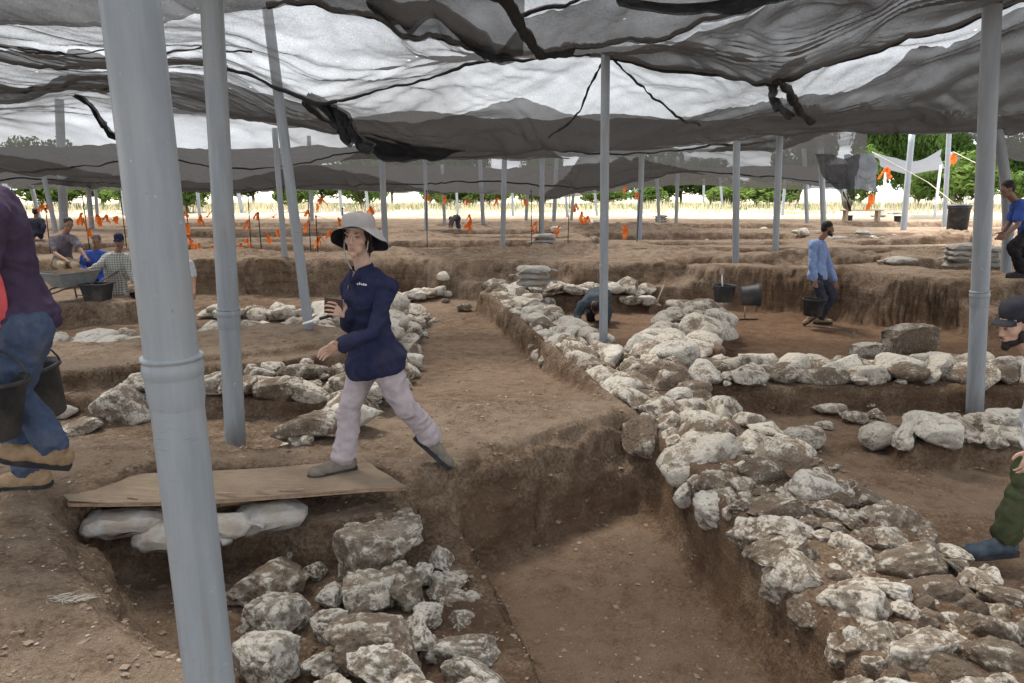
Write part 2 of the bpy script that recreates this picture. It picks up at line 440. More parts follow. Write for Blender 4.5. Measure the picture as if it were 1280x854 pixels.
M_NETFOLD = net_material('folded_black_net', .86, (.05, .05, .052), .0, 5.5)
M_SEAM = simple('bunched_black_net', (.022, .022, .024), .85, .3, 30, .6, 120)

NU = np.array([-900, -300, 0, 130, 270, 400, 530, 620, 700, 757, 860, 970, 1060, 1150, 1280, 1600, 2300], float)
NV = {  # sight line of each row of the roof, and its distance
 'R2': ([6.6]*10 + [6.2, 5.8, 5.5, 5.3, 5.2, 5.2, 5.2], [30, 35, 30, 24, 14, 12, 46, 66, 63, 58, 22, -10, -20, -30, -40, -40, -40]),
 'R3': ([9.2]*10 + [8.9, 8.3, 7.9, 7.4, 7., 7, 7], [70, 75, 74, 86, 78, 128, 103, 80, 70, 66, 88, 98, 66, 38, 2, -30, -30]),
 'R4': ([12.5]*17, [120, 125, 128, 112, 142, 164, 181, 187, 187, 184, 178, 168, 166, 168, 160, 150, 150]),
 'R5': ([15.6]*17, None),
 'R6': ([19.]*17, [215, 215, 216, 222, 228, 204, 196, 200, 198, 194, 190, 186, 150, 140, 206, 190, 190]),
 'R7': ([23.5]*17, None),
 'R8': ([28.]*17, [230, 232, 229, 234, 240, 236, 240, 243, 244, 236, 216, 226, 236, 210, 210, 210, 210]),
 'R9': ([33.]*17, None),
 'R10': ([38.]*17, [236, 236, 236, 238, 236, 238, 240, 236, 246, 240, 232, 236, 236, 230, 230, 230, 230]),
}
def rowz(key):
    y, v = NV[key]; y = np.array(y, float)
    if v is None: return y, np.full(len(NU), {'R5': 3.35, 'R7': 3.15, 'R9': 2.9}[key]) + .1 * np.sin(np.arange(len(NU)) * 2.1 + len(key))
    b = (CV - np.array(v, float)) / FPX
    return y, CAMZ + y * (-SP + b * CP) / (CP + b * SP)
def colx(y): return (NU - CU) / FPX * (y * CP)   # close enough to the depth under the roof
CTRL = []
for key, yy in (('B2', -7.), ('B1', 1.2)):
    CTRL.append((colx(np.full(len(NU), 8.)), np.full(len(NU), yy), np.full(len(NU), 3.55) + .12 * np.cos(np.arange(len(NU)) * 1.9 + yy)))
CTRL.append((colx(np.full(len(NU), 7.)), np.full(len(NU), 4.2) - np.linspace(0, 1.2, len(NU)), np.full(len(NU), 3.7)))
for key in ('R2', 'R3', 'R4', 'R5', 'R6', 'R7', 'R8', 'R9', 'R10'):
    y, z = rowz(key); CTRL.append((colx(y), y, z))
CX = np.array([c[0] for c in CTRL]); CY = np.array([c[1] for c in CTRL]); CZ = np.array([c[2] for c in CTRL])
def catmull(P, t):
    n = len(P); t = np.clip(t, 0, n - 1.0001); i = t.astype(int); f = (t - i)
    g = lambda j: P[np.clip(j, 0, n - 1)]
    f = f.reshape((-1,) + (1,) * (P.ndim - 1))
    a, b, c, d = g(i - 1), g(i), g(i + 1), g(i + 2)
    return .5 * (2 * b + (c - a) * f + (2 * a - 5 * b + 4 * c - d) * f * f + (3 * b - a - 3 * c + d) * f ** 3)
def hermite(P, t):  # softer at the supports: flat tangents would give humps, so blend with linear
    n = len(P); t = np.clip(t, 0, n - 1.0001); i = t.astype(int); f = (t - i).reshape((-1,) + (1,) * (P.ndim - 1))
    lin = P[i] * (1 - f) + P[i + 1] * f
    return .7 * catmull(P, t) + .3 * lin
def net_surface(r0, r1, c0, c1, nr, nc):
    "points of the roof between control rows and columns"
    tr = np.linspace(r0, r1, nr); tcx = np.linspace(c0, c1, nc)
    out = []
    for A in (CX, CY, CZ):
        B = hermite(A, tr)               # nr x ncol
        out.append(hermite(B.T.copy(), tcx).T)
    return ruffle_net(*out)
def ruffle_net(X, Y, Z):
    ph = fbm(X * .5, Y * .3, o=2, s=91) * 2.4
    f1 = fbm((X + ph) * .9, Y * .55 + ph * .6, o=2, s=55)              # billows
    f2 = fbm((X * .8 - Y * .5 + ph) * 2.2, (Y * .6 + X * .2) * .7, o=3, s=61)   # slanting tension folds
    f3 = fbm((X * .5 + Y * .7 - ph) * 3.6, (X * .4 - Y * .4) * .9, o=2, s=64)
    Z = Z + .09 * f1 + .085 * (.35 - np.abs(f2)) + .03 * f3 + .008 * fbm(X * 12, Y * 7, o=2, s=67)
    return X, Y, Z
def net_sheet(name, label, r0, r1, c0, c1, nr, nc, mat, dz=0., cut=None, group='shade nets over the dig'):
    X, Y, Z = net_surface(r0, r1, c0, c1, nr, nc)
    # loose wandering edges
    mask = None
    if cut is not None:
        a, b = np.meshgrid(np.linspace(0, 1, nr), np.linspace(0, 1, nc), indexing='ij')
        mk = cut(a, b); mask = mk[:-1, :-1]
    o = link(name, grid_mesh(name, X, Y, Z + dz, mask), mat)
    if label: tag(o, label, 'shade net', group)
    return o
def seam(parent, r, c0, c1, rad_, dz=0., n=90, seed=0, mat=None, drift=None, name='rolled_seam', wobble=1.0):
    tcs = np.linspace(c0, c1, n); rad = rad_ * .55
    rr = np.full(n, float(r)) if drift is None else np.interp(np.linspace(0, 1, n), np.linspace(0, 1, len(drift)), drift)
    P = []
    for A in (CX, CY, CZ):
        B = hermite(A, rr); P.append(np.array([hermite(B[i], np.array([tcs[i]]))[0] for i in range(n)]))
    ss = np.linspace(0, 1, n)
    wob = fbm(ss * 14, ss * 0 + seed, o=3, s=77); wob2 = fbm(ss * 30, ss * 0 + seed, o=2, s=78)
    P = list(ruffle_net(*[np.asarray(q) for q in P]))
    pts = [(P[0][i], P[1][i] + .02 * wob[i], P[2][i] + dz * .5 + .012 * wob2[i]) for i in range(n)]
    rads = [max(.006, rad * (.85 + .5 * wob[i] + .2 * wob2[i])) for i in range(n)]
    return MB().tube(pts, rads, 8).build(name, mat or M_SEAM, parent)
nets = []
nets.append(net_sheet('shade_net', 'shade net strip above the large grey pipe, with a dark drooping front edge', 0, 3, 0, 16, 50, 300, M_NET))
nets.append(net_sheet('shade_net', 'pale shade net strip tied at the tops of the front poles', 3, 4, 0, 16, 60, 420, M_NET))
nets.append(net_sheet('shade_net', 'long sagging shade net strip hung from the pole by the central wall', 4, 5.0, 0, 16, 70, 420, M_NET))
nets.append(net_sheet('shade_net', 'grey shade net strip over the cross baulk', 5, 7, 0, 16, 60, 300, M_NET))
nets.append(net_sheet('shade_net', 'dull shade net strip above the rear trenches', 7, 9, 0, 12.2, 40, 240, M_NET))
nets.append(net_sheet('shade_net', 'last shade net strip sagging in front of the dry field', 9, 11, 0, 12.2, 40, 240, M_NET2))
# doubled layers: second cloths lapped under the first, with a loose cut edge
def net_at(tr, tcx):
    out = []
    for A in (CX, CY, CZ):
        B = hermite(A.T.copy().T, tr.ravel()) if False else None
        n = A.shape[0]; m_ = A.shape[1]
        cols = hermite(A.T.copy(), tcx.ravel())          # points x rows
        P = cols.T                                      # rows x points
        t = np.clip(tr.ravel(), 0, n - 1.0001); i = t.astype(int); f = t - i; j = np.arange(P.shape[1])
        g = lambda q: P[np.clip(q, 0, n - 1), j]
        pa, pb, pc, pd = g(i - 1), g(i), g(i + 1), g(i + 2)
        cm = .5 * (2 * pb + (pc - pa) * f + (2 * pa - 5 * pb + 4 * pc - pd) * f * f + (3 * pb - pa - 3 * pc + pd) * f ** 3)
        out.append((.7 * cm + .3 * (pb * (1 - f) + pc * f)).reshape(tr.shape))
    return ruffle_net(*out)
def lap(parent, r0, r1, c0, c1, edge, dz=-.05, mat=None, nr=44, nc=260):
    ts, hs = zip(*edge); b = np.linspace(0, 1, nc)
    e = np.interp(b, ts, hs) + .012 * fbm(b * 40, b * 0, o=2, s=7)
    a = np.linspace(0, 1, nr)[:, None]; tr = r0 + (r1 - r0) * (e[None] + (1 - e[None]) * a); tcx = np.broadcast_to(c0 + (c1 - c0) * b[None], tr.shape)
    X, Y, Z = net_at(tr, tcx)
    o = link('second_layer', grid_mesh('second_layer', X, Y, Z + dz), mat or M_NET2); o.parent = parent; return o
lap(nets[0], 2.35, 3.0, 0, 7.4, [(0, 0), (1, 0)], -.04)
lap(nets[0], 2.3, 3.0, 7.0, 12, [(0, .99), (.08, .7), (.3, .55), (.6, .5), (1, .99)], -.04)
lap(nets[1], 3.0, 4.0, 8.6, 16, [(0, .99), (.05, .4), (.15, .12), (.3, .0), (1, .0)], -.04)
lap(nets[1], 3.05, 4.0, 0, 4.2, [(0, .7), (.4, .75), (.55, .66), (.66, .45), (.76, .62), (.85, .8), (1, .9)], -.04)
lap(nets[2], 4.0, 5.0, 5.2, 11.0, [(0, .35), (.12, .5), (.22, .45), (.30, .40), (.36, .33), (.42, .40), (.5, .5), (.62, .58), (.8, .5), (.86, .42), (1, .25)], -.04)
lap(nets[2], 4.0, 5.0, 11.0, 16, [(0, .25), (.2, .3), (.3, .16), (.36, .05), (.42, .12), (.6, .0), (1, .0)], -.04)
lap(nets[2], 4.0, 5.0, 0, 5.2, [(0, .0), (.3, .1), (.45, .6), (.58, .1), (.8, .2), (1, .0)], -.05)
lap(nets[3], 5.6, 7.0, 0.4, 3.6, [(0, .99), (.4, .6), (1, .99)], -.05)
lap(nets[3], 5.6, 7.0, 5.2, 8.2, [(0, .99), (.2, .5), (.5, .1), (.7, .5), (1, .99)], -.05)
lap(nets[3], 5.6, 7.0, 10.2, 12.4, [(0, .99), (.4, .3), (1, .99)], -.05)
lap(nets[4], 7.6, 9.0, 2.2, 6.4, [(0, .99), (.4, .2), (1, .99)], -.05)
lap(nets[4], 7.6, 9.0, 7.6, 10.2, [(0, .99), (.5, .1), (1, .99)], -.05)
# bunched seams
seam(nets[0], 3, 4.6, 6.8, .055, -.02, seed=1); seam(nets[0], 3, 6.6, 8.2, .10, -.06, seed=2, drift=[2.5, 2.7, 3.0, 3.02]); seam(nets[0], 3, 8.2, 11.2, .04, -.03, seed=3)
seam(nets[0], 2.6, 6.2, 9.5, .03, -.02, seed=23, drift=[2.45, 2.8, 2.7, 2.4])
seam(nets[0], 3, 9.0, 11.5, .075, -.05, seed=33, drift=[2.2, 2.45, 2.5, 2.3])
seam(nets[1], 4, 1.0, 5.2, .06, -.03, n=160, seed=4); seam(nets[1], 4, 5.1, 9.0, .045, -.02, n=140, seed=5); seam(nets[1], 4, 9.0, 14.2, .075, -.04, n=160, seed=6)
seam(nets[1], 3.5, 2.2, 4.4, .022, -.03, seed=14, drift=[3.4, 3.6, 3.75, 3.6]); seam(nets[1], 3.5, .5, 3.2, .02, -.03, seed=15, drift=[3.5, 3.45, 3.6])
seam(nets[2], 4.5, 7.8, 9.0, .035, -.05, seed=7, drift=[4.75, 4.5, 4.0]); seam(nets[2], 4.5, 9.0, 10.1, .03, -.05, seed=8, drift=[4.0, 4.35, 4.6])
seam(nets[2], 4.5, 10.9, 11.4, .10, -.06, seed=9, drift=[3.95, 4.3, 4.7]); seam(nets[2], 5, 4.9, 6.4, .09, -.05, seed=10, drift=[4.1, 4.7, 5.0, 5.0])
seam(nets[2], 5, 2.0, 5.0, .05, -.03, n=130, seed=11, drift=[4.6, 4.85, 4.5, 4.9, 4.7]); seam(nets[2], 4.6, 1.0, 3.4, .05, -.03, seed=12, drift=[4.5, 4.75, 4.35])
seam(nets[3], 6, 1, 6, .05, -.04, n=140, seed=16, drift=[6.6, 6.9, 6.5, 6.9, 6.7]); seam(nets[3], 6, 6, 13, .05, -.04, n=140, seed=17, drift=[7.0, 6.7, 6.95, 6.6, 6.9])
seam(nets[3], 5.4, 9.5, 13, .04, -.04, n=140, seed=18, drift=[6.5, 6.3, 6.6, 6.3])
seam(nets[4], 8, 2, 12, .06, -.04, n=160, seed=19, drift=[8.8, 8.9, 8.6, 8.9, 8.8])
# gathered folds of cloth drooping along the seams
def drape(parent, pts, rads, seed, strands=3):
    "a doubled-over swag of dark cloth: pts along its upper edge, rads half its hang"
    P = np.array([PY(*p) for p in pts]); n = 60; m_ = 12
    t = np.linspace(0, len(pts) - 1.001, n); C = catmull(P, t); W = np.interp(t, np.arange(len(rads)), rads) * 2.0
    a = np.linspace(0, 1, m_); T, A = np.meshgrid(t, a, indexing='ij')
    X = C[:, 0][:, None] + .05 * fbm(T * 2 + seed, A * 1.5, o=2, s=seed); Y = C[:, 1][:, None] + W[:, None] * (.30 * np.sin(A * math.pi) + .55 * fbm(T * 3 + seed, A * 2.5, o=2, s=seed + 3))
    Z = C[:, 2][:, None] + .35 * W[:, None] - A * W[:, None] * (1.1 + .35 * fbm(T * 2.2 + seed, A * 0, o=2, s=seed + 5))
    link('gathered_fold', grid_mesh('gathered_fold', X, Y, Z), M_SEAM, parent)
    link('gathered_fold', grid_mesh('gathered_fold', X + .02, Y + .05 + .4 * W[:, None] * fbm(T * 4 + seed, A * 3, o=2, s=seed + 8), Z + .2 * W[:, None] * (.5 - A)), M_NETFOLD, parent)
drape(nets[1], [(384, 118, 9.25), (404, 130, 9.3), (428, 150, 9.4), (446, 172, 9.6), (466, 182, 10)], [.03, .08, .13, .10, .04], 1)
drape(nets[2], [(440, 168, 11.8), (480, 184, 12.2), (530, 190, 12.3), (580, 185, 12.4)], [.05, .12, .10, .02], 2)
drape(nets[1], [(1010, 72, 8.0), (978, 88, 8.2), (964, 112, 8.5), (972, 130, 8.8), (992, 146, 9.4)], [.03, .06, .07, .06, .02], 3)
drape(nets[0], [(462, -6, 6.2), (500, 14, 6.4), (545, 10, 6.4), (600, 52, 6.5), (640, 66, 6.6)], [.05, .09, .05, .09, .04], 4)
drape(nets[0], [(540, 0, 6.2), (566, 30, 6.4), (606, 62, 6.6)], [.05, .03, .05], 14, 2)
drape(nets[2], [(92, 118, 12.5), (112, 132, 12.5), (130, 158, 12.6), (146, 172, 12.8)], [.02, .05, .09, .03], 8)
drape(nets[0], [(770, 0, 5.6), (850, 8, 5.6), (930, 2, 5.6), (1000, -14, 5.5)], [.02, .03, .045, .02], 9)
drape(nets[2], [(1110, 140, 12.3), (1120, 158, 12.4), (1122, 172, 12.4)], [.02, .06, .03], 10, 2)

# ------------------------------------------------------------------ grey pipe poles
def pole_material():
    m, nt, o = nodes('grey_pipe'); k = NT(nt)
    tcn = k.n('ShaderNodeTexCoord'); v = tcn.outputs['Object']
    oi = k.n('ShaderNodeObjectInfo')
    va = k.n('ShaderNodeVectorMath'); va.operation = 'ADD'; k.l(v, va.inputs[0]); k.l(oi.outputs['Location'], va.inputs[1]); v = va.outputs[0]
    mp = k.n('ShaderNodeMapping'); mp.inputs['Scale'].default_value = (1, 1, .12); k.l(v, mp.inputs[0])
    st = k.noise(mp.outputs[0], 18, 5, .6); b = k.noise(v, 3, 5, .6); sp = k.noise(v, 22, 5, .7)
    c = k.mix(k.ramp(st, .35, .65), (.222, .246, .268), (.28, .306, .325))
    c = k.mix(k.ramp(b, .45, .72, 0, .35), c, (.31, .30, .275))
    c = k.mix(k.ramp(sp, .66, .72, 0, .75), c, (.55, .55, .53))
    mp3 = k.n('ShaderNodeMapping'); mp3.inputs['Scale'].default_value = (1, 1, .05); k.l(v, mp3.inputs[0]); dr = k.noise(mp3.outputs[0], 30, 4, .7)
    c = k.mix(k.math('MULTIPLY', k.ramp(dr, .52, .66, 0, .55), k.ramp(k.noise(v, 1.4, 3), .4, .62)), c, (.20, .185, .16))
    mp4 = k.n('ShaderNodeMapping'); mp4.inputs['Rotation'].default_value = (.5, .2, 0); mp4.inputs['Scale'].default_value = (5, 5, 60); k.l(v, mp4.inputs[0])
    c = k.mix(k.math('MULTIPLY', k.ramp(k.noise(mp4.outputs[0], 3, 3, .6), .64, .70, 0, .6), k.ramp(k.noise(v, 4, 2), .5, .6)), c, (.13, .135, .14))
    c = k.mix(k.ramp(k.noise(v, 31, 4, .7), .68, .74, 0, .5), c, (.16, .12, .09))
    p = k.n('ShaderNodeBsdfPrincipled', Roughness=.42); p.inputs['Specular IOR Level'].default_value = .35
    k.l(c, p.inputs['Base Color']); k.l(k.bump(b, .08, .02), p.inputs['Normal']); k.l(p.outputs[0], o.inputs[0])
    return m
M_POLE = pole_material()
def pole(base, top, dia, label, joint=None, group=None, sink=.25, bend=0., jr=1.095):
    base = Vector(base); top = Vector(top); ax = (top - base); L = ax.length; ax.normalize()
    o = empty('pipe_pole', base); tag(o, label, 'pole', group)
    r = dia / 2; pts = []
    side = ax.cross(Vector((0, 1, 0))).normalized()
    for i in range(13):
        t = i / 12; pts.append(ax * (-sink + (L + sink) * t) + side * bend * math.sin(math.pi * t))
    MB().tube(pts, r, 24 if dia > .1 and base.y < 12 else 12).build('pipe', M_POLE, o)
    if joint is not None:
        q = ax.to_track_quat('Z', 'Y').to_matrix()
        for jd in (joint if hasattr(joint, '__len__') else [joint]):
            m4 = Matrix.Translation(ax * jd + side * bend * math.sin(math.pi * (jd + sink) / (L + sink))) @ q.to_4x4()
            R1 = r * jr
            MB().lathe([(r * .99, -.150 * dia / .16), (R1 * .97, -.118 * dia / .16), (R1 * .985, -.052 * dia / .16), (R1 * .985, -.046 * dia / .16), (R1 * 1.02, -.040 * dia / .16), (R1 * 1.045, -.022 * dia / .16), (R1 * 1.02, -.006 * dia / .16), (R1 * 1.0, .0), (R1 * 1.0, .006 * dia / .16), (R1 * 1.05, .008 * dia / .16), (R1 * 1.05, .020 * dia / .16), (r * .98, .022 * dia / .16)], 28, m4).build('socket_joint', M_POLE, o)
    return o
def jd_at(base, top, v, y):   # distance along the pole where it meets a sight line
    p = PY(0, v, y); t = (p.z - base[2]) / (top[2] - base[2]); return t * (Vector(top) - Vector(base)).length
def pole_px(ut, vt, ub, vb, zb, wpx, label, vj=None, group=None, yb=None, dyt=0., bend=0.):
    b = PZ(ub, vb, zb) if yb is None else PY(ub, vb, yb)
    if yb is None: b.z = gz(b.x, b.y)
    depth = b.y * CP + (CAMZ - b.z) * SP
    t = PY(ut, vt, b.y + dyt)
    d = wpx / FPX * depth
    return pole(b, t, d, label, None if vj is None else jd_at(b, t, vj, b.y), group, bend=bend)
# foreground pipe: stands just left of the camera's feet
b1 = Vector((-1.005, 2.12, .02)); t1 = PY(152, -90, 2.12)
pole(b1, t1, .155, 'thick scuffed light grey pipe standing on the dirt in front of the plywood board', jd_at(b1, t1, 452, 2.12))
pole_px(261, -60, 296, 578, -.3, 24.5, 'weathered grey pipe pole rising behind the plywood board', 388)
pole_px(334, 10, 386, 411, .06, 12, 'slanting grey pipe pole on the terrace edge behind the standing woman', 291)
pole_px(757, 62, 754, 437, -.15, 10.5, 'straight grey pipe pole standing in the gap behind the long stone wall', 332)
pole_px(1243, -50, 1218, 519, -.38, 19.5, 'grey pipe pole rising beside the stub of stones and cross wall', 366)
pole_px(1244, 150, 1254, 346, .42, 12, 'bowed grey pipe pole beside the stacked sandbags and crouching man in blue', 286, bend=-.12)
pole_px(74, 124, 80, 285, .42, 10, 'stout grey pipe pole behind the seated man in grey shirt')
FARG = 'thin pipe poles holding up the rear nets'
FARL = 'thin grey pipe pole holding up the rear shade nets'
for ut, vt, ub, vb, w in [(343,160,356,322,7),(386,170,390,277,5),(476,172,482,305,7.5),(531,180,533,292,4.5),(553,206,556,281,4),(599,178,604,285,5),(631,178,628,303,6.5),
        (678,176,677,303,6),(697,180,692,283,5),(803,172,799,293,7),(820,196,824,279,4),(848,196,845,279,4.5),(719,215,714,276,4),(660,222,657,281,4),(706,220,709,272,3),
        (921,160,920,328,8.5),(975,160,970,316,8),(1025,160,1030,291,7),(1005,186,1009,279,5),(1140,168,1129,288,7),(1187,156,1181,278,5.5),(1197,196,1191,263,5),
        (33,206,49,273,5),(52,208,70,290,5.5),(107,202,115,286,6),(118,218,122,276,4),(245,220,250,272,4),(290,204,303,267,5),(421,208,428,270,4),(384,212,387,262,3),
        (-6,206,8,280,6),(982,220,978,270,3.5),(570,224,572,268,3),(455,218,461,268,3.5),(900,222,903,262,3),(880,224,879,263,3),(1190,190,1190,262,3),(152,222,155,270,3.5),(181,220,183,268,3),(640,224,641,270,3),(742,222,746,270,3)]:
    lb = {343: 'slender grey pipe pole standing just right of the slanting terrace pole', 476: 'grey pipe pole with two props meeting at its top behind the woman', 803: 'grey pipe pole rising behind the sandbag right of the central pole', 921: 'grey pipe pole on the baulk above the tumbled wall', 975: 'grey pipe pole on the baulk behind the tipped bucket',
          1025: 'grey pipe pole directly behind the walking man in light blue', 1140: 'leaning grey pipe pole in front of the far shelter', 1187: 'thin pole standing beside the tall black bin', 1197: 'pale thin pole close behind the pole beside the bin', 52: 'thin leaning pole beside the digger with back turned', 107: 'thin pole behind the squatting man in blue', 631: 'pole with a slumped sandbag at its foot', 678: 'pole behind the sandbag stack of the roped pit'}.get(ut)
    pole_px(ut, vt, ub, vb, .42, w, lb or FARL, group=FARG)
# ------------------------------------------------------------------ stones
def stone_material(name='limestone', white=(.68, .62, .53), grey=(.40, .335, .26), dirt=(.205, .150, .107), bias=-.03):
    m, nt, o = nodes(name); k = NT(nt)
    tcn = k.n('ShaderNodeTexCoord'); oi = k.n('ShaderNodeObjectInfo'); geo = k.n('ShaderNodeNewGeometry')
    sc_ = k.n('ShaderNodeVectorMath'); sc_.operation = 'SCALE'; sc_.inputs['Scale'].default_value = 1.0; k.l(geo.outputs['Position'], sc_.inputs[0])
    rnd = k.n('ShaderNodeVectorMath'); rnd.operation = 'ADD'; k.l(sc_.outputs[0], rnd.inputs[0])
    cmb = k.n('ShaderNodeCombineXYZ'); r7 = k.math('MULTIPLY', oi.outputs['Random'], 37.)
    for i in range(3): k.l(r7, cmb.inputs[i])
    k.l(cmb.outputs[0], rnd.inputs[1]); v = rnd.outputs[0]
    big = k.noise(v, 4.5, 6, .62, .4); mid = k.noise(v, 15, 7, .68, .5); fine = k.noise(v, 60, 5, .7)
    mus = k.n('ShaderNodeTexVoronoi'); mus.inputs['Scale'].default_value = 26; k.l(v, mus.inputs['Vector'])
    pit = k.ramp(mus.outputs['Distance'], .12, .42)
    pt = geo.outputs['Pointiness']
    # dusty weathered skin, chalk-white where worn or chipped, soil caked in hollows and patches
    c = k.mix(k.ramp(mid, .34, .66), tuple(a_ * .72 for a_ in grey), grey)
    c = k.mix(k.ramp(k.noise(v, 2.6, 3), .60, .8, 0, .45), c, (.44, .33, .19))
    chalk = k.math('ADD', k.noise(v, 8.5, 9, .72, 1.1), k.ramp(pt, .47, .56, -.10, .13))
    chalk = k.math('ADD', chalk, k.ramp(oi.outputs['Random'], 0, 1, -.05 - bias, .05 - bias))
    c = k.mix(k.ramp(chalk, .525, .585, 0, .92), c, white)
    amt = k.math('ADD', big, k.ramp(oi.outputs['Random'], 0, 1, .10 + bias, -.09 + bias))
    amt = k.math('ADD', amt, k.ramp(fine, .3, .7, -.12, .12))
    amt = k.math('ADD', amt, k.ramp(pt, .44, .54, .17, -.08))
    c = k.mix(k.ramp(amt, .45, .56, 0, .9), c, dirt)
    c = k.mix(k.ramp(k.noise(v, 40, 5, .75), .58, .66, 0, .8), c, (.085, .062, .043))
    h = k.math('ADD', k.math('MULTIPLY', mid, .9), k.math('MULTIPLY', fine, .45)); h = k.math('ADD', h, k.math('MULTIPLY', pit, .25))
    p = k.n('ShaderNodeBsdfPrincipled', Roughness=.93); p.inputs['Specular IOR Level'].default_value = .2
    k.l(c, p.inputs['Base Color']); k.l(k.bump(h, 1.0, .045), p.inputs['Normal']); k.l(p.outputs[0], o.inputs[0])
    return m
M_STONE = stone_material()
M_STONE_DIRTY = stone_material('soiled_limestone', (.62, .56, .47), (.30, .25, .19), (.165, .120, .086), .02)
M_STONE_PALE = stone_material('bleached_limestone', (.72, .67, .585), (.43, .38, .31), (.21, .16, .118), -.09)
def ico(sub):
    bm = bmesh.new(); bmesh.ops.create_icosphere(bm, subdivisions=sub, radius=1.0)
    v = np.array([p.co[:] for p in bm.verts]); f = [[q.index for q in t.verts] for t in bm.faces]; bm.free(); return v, f
ICO = {s: ico(s) for s in (2, 3, 4, 5)}
def make_stone(seed, sub, blocky=.5):
    r = np.random.RandomState(seed); v, f = ICO[sub]; v = v.copy()
    e = 1 - blocky * .55     # push the ball towards a block
    v = np.sign(v) * np.abs(v) ** e; v /= np.abs(v).max()
    for _ in range(r.randint(10, 18)):      # broken faces
        n = r.normal(size=3); n /= np.linalg.norm(n); d = r.uniform(.46, .88)
        s = v @ n; k = s > d; v[k] -= np.outer(s[k] - d, n) * .9
    o = seed * 7.7
    nn = v / np.linalg.norm(v, axis=1)[:, None]
    dsp = .15 * fbm(v[:, 0] * 1.5 + o, v[:, 1] * 1.5, v[:, 2] * 1.5, o=3, s=seed) + .10 * fbm(v[:, 0] * 5 + o, v[:, 1] * 5, v[:, 2] * 5, o=3, s=seed + 9)
    if sub >= 4: dsp += .06 * (np.abs(fbm(v[:, 0] * 12 + o, v[:, 1] * 12, v[:, 2] * 12, o=3, s=seed + 19)) - .3)
    v = v + nn * dsp[:, None]
    v -= (v.max(0) + v.min(0)) / 2; v /= (v.max(0) - v.min(0)) / 2 * np.array([1, 1, 1])
    return mesh('stone', v * .5, f)     # unit box
ST = {}
for mi, mt in enumerate((M_STONE, M_STONE_DIRTY, M_STONE_PALE)):
    for s, n in ((2, 6), (3, 8), (4, 9), (5, 7)):
        for i in range(n):
            if mi == 0:
                me = make_stone(100 * s + i, s, [.2, .5, .85, .35, .65][i % 5])
            else: me = ST[(0, s)][i].copy()
            me.materials.clear(); me.materials.append(mt)
            ST.setdefault((mi, s), []).append(me)
srng = random.Random(21)
BLOCK = make_stone(777, 5, 1.45); BLOCK.materials.append(M_STONE)
def put_stone(parent, p, dims, rz=None, tilt=.22, kind=None, name='stone', res=None):
    dist = Vector(p).length
    if res is None: res = 5 if dist < 4.8 and max(dims) > .16 else 4 if dist < 8 else 3 if dist < 15 else 2
    if kind is None: kind = srng.choices((0, 1, 2), (.52, .36, .12))[0]
    me = srng.choice(ST[(kind, res)])
    o = link(name, me)
    if parent is not None:
        o.parent = parent; p = Vector(p) - parent.location
    o.location = p; o.scale = dims
    o.rotation_euler = (srng.uniform(-tilt, tilt), srng.uniform(-tilt, tilt), srng.uniform(0, 6.28) if rz is None else rz)
    return o
def pack(inside, bbox, sizes, n_try, placed=None):
    "dart throwing with falling sizes; returns (x, y, size)"
    out = [] if placed is None else list(placed); new = []
    for smin, smax, tries in [(a, b, n_try) for a, b in sizes]:
        for _ in range(tries):
            x = srng.uniform(bbox[0], bbox[1]); y = srng.uniform(bbox[2], bbox[3]); s = srng.uniform(smin, smax)
            if not inside(x, y, s): continue
            if all((x - a) ** 2 + (y - b) ** 2 > ((s + c) * .40) ** 2 for a, b, c in out):
                out.append((x, y, s)); new.append((x, y, s))
    return new
def px_stones(parent, lst, z, kind=None):
    res = []
    for it in lst:
        u, v, w, h = it[:4]; zz = z if len(it) < 5 else it[4]; kd = kind if len(it) < 6 else it[5]
        p = PZ(u, v, zz); dep = p.y * CP + (CAMZ - zz) * SP
        ang = math.atan2(CAMZ - zz, p.y)
        W = w * dep / FPX; H = h * dep / FPX
        D = max(.6 * W, min(1.4 * W, H / (math.sin(ang) + .25)))
        T = max(.10, min(.75 * min(W, D), .28))
        put_stone(parent, (p.x, p.y + .02, zz - T * .12), (W * 1.14, D * 1.16, T * 1.35), rz=srng.uniform(-.35, .35) + (math.pi if srng.random() < .5 else 0), kind=kd)
        res.append((p.x, p.y, (W + D) / 2))
    return res

def joined(parent, items, name='rubble_fill', kind=0):
    "small packing stones too many to pick apart: one mesh of real stones"
    V, F, n = [], [], 0; rr = np.random.RandomState(len(items))
    srcs = []
    for me in ST[(0, 3)]:
        v = np.empty(len(me.vertices) * 3); me.vertices.foreach_get('co', v); srcs.append((v.reshape(-1, 3), np.array([p_.vertices[:] for p_ in me.polygons])))
    for x, y, z, s in items:
        v, f = srcs[rr.randint(len(srcs))]; a = rr.rand() * 6.28; c, q = math.cos(a), math.sin(a)
        w = v * np.array([s * rr.uniform(.85, 1.3), s * rr.uniform(.8, 1.1), s * rr.uniform(.6, .9)])
        w = np.stack([w[:, 0] * c - w[:, 1] * q, w[:, 0] * q + w[:, 1] * c, w[:, 2]], -1) + np.array([x, y, z]) - np.array(parent.location)
        V.append(w); F.append(f + n); n += len(v)
    me = bpy.data.meshes.new(name); me.from_pydata(np.concatenate(V).tolist(), [], np.concatenate(F).tolist()); me.update(); me.polygons.foreach_set('use_smooth', [True] * len(me.polygons))
    o = link(name, me, (M_STONE, M_STONE_DIRTY, M_STONE_PALE)[kind], parent); o['kind'] = 'stuff'; return o
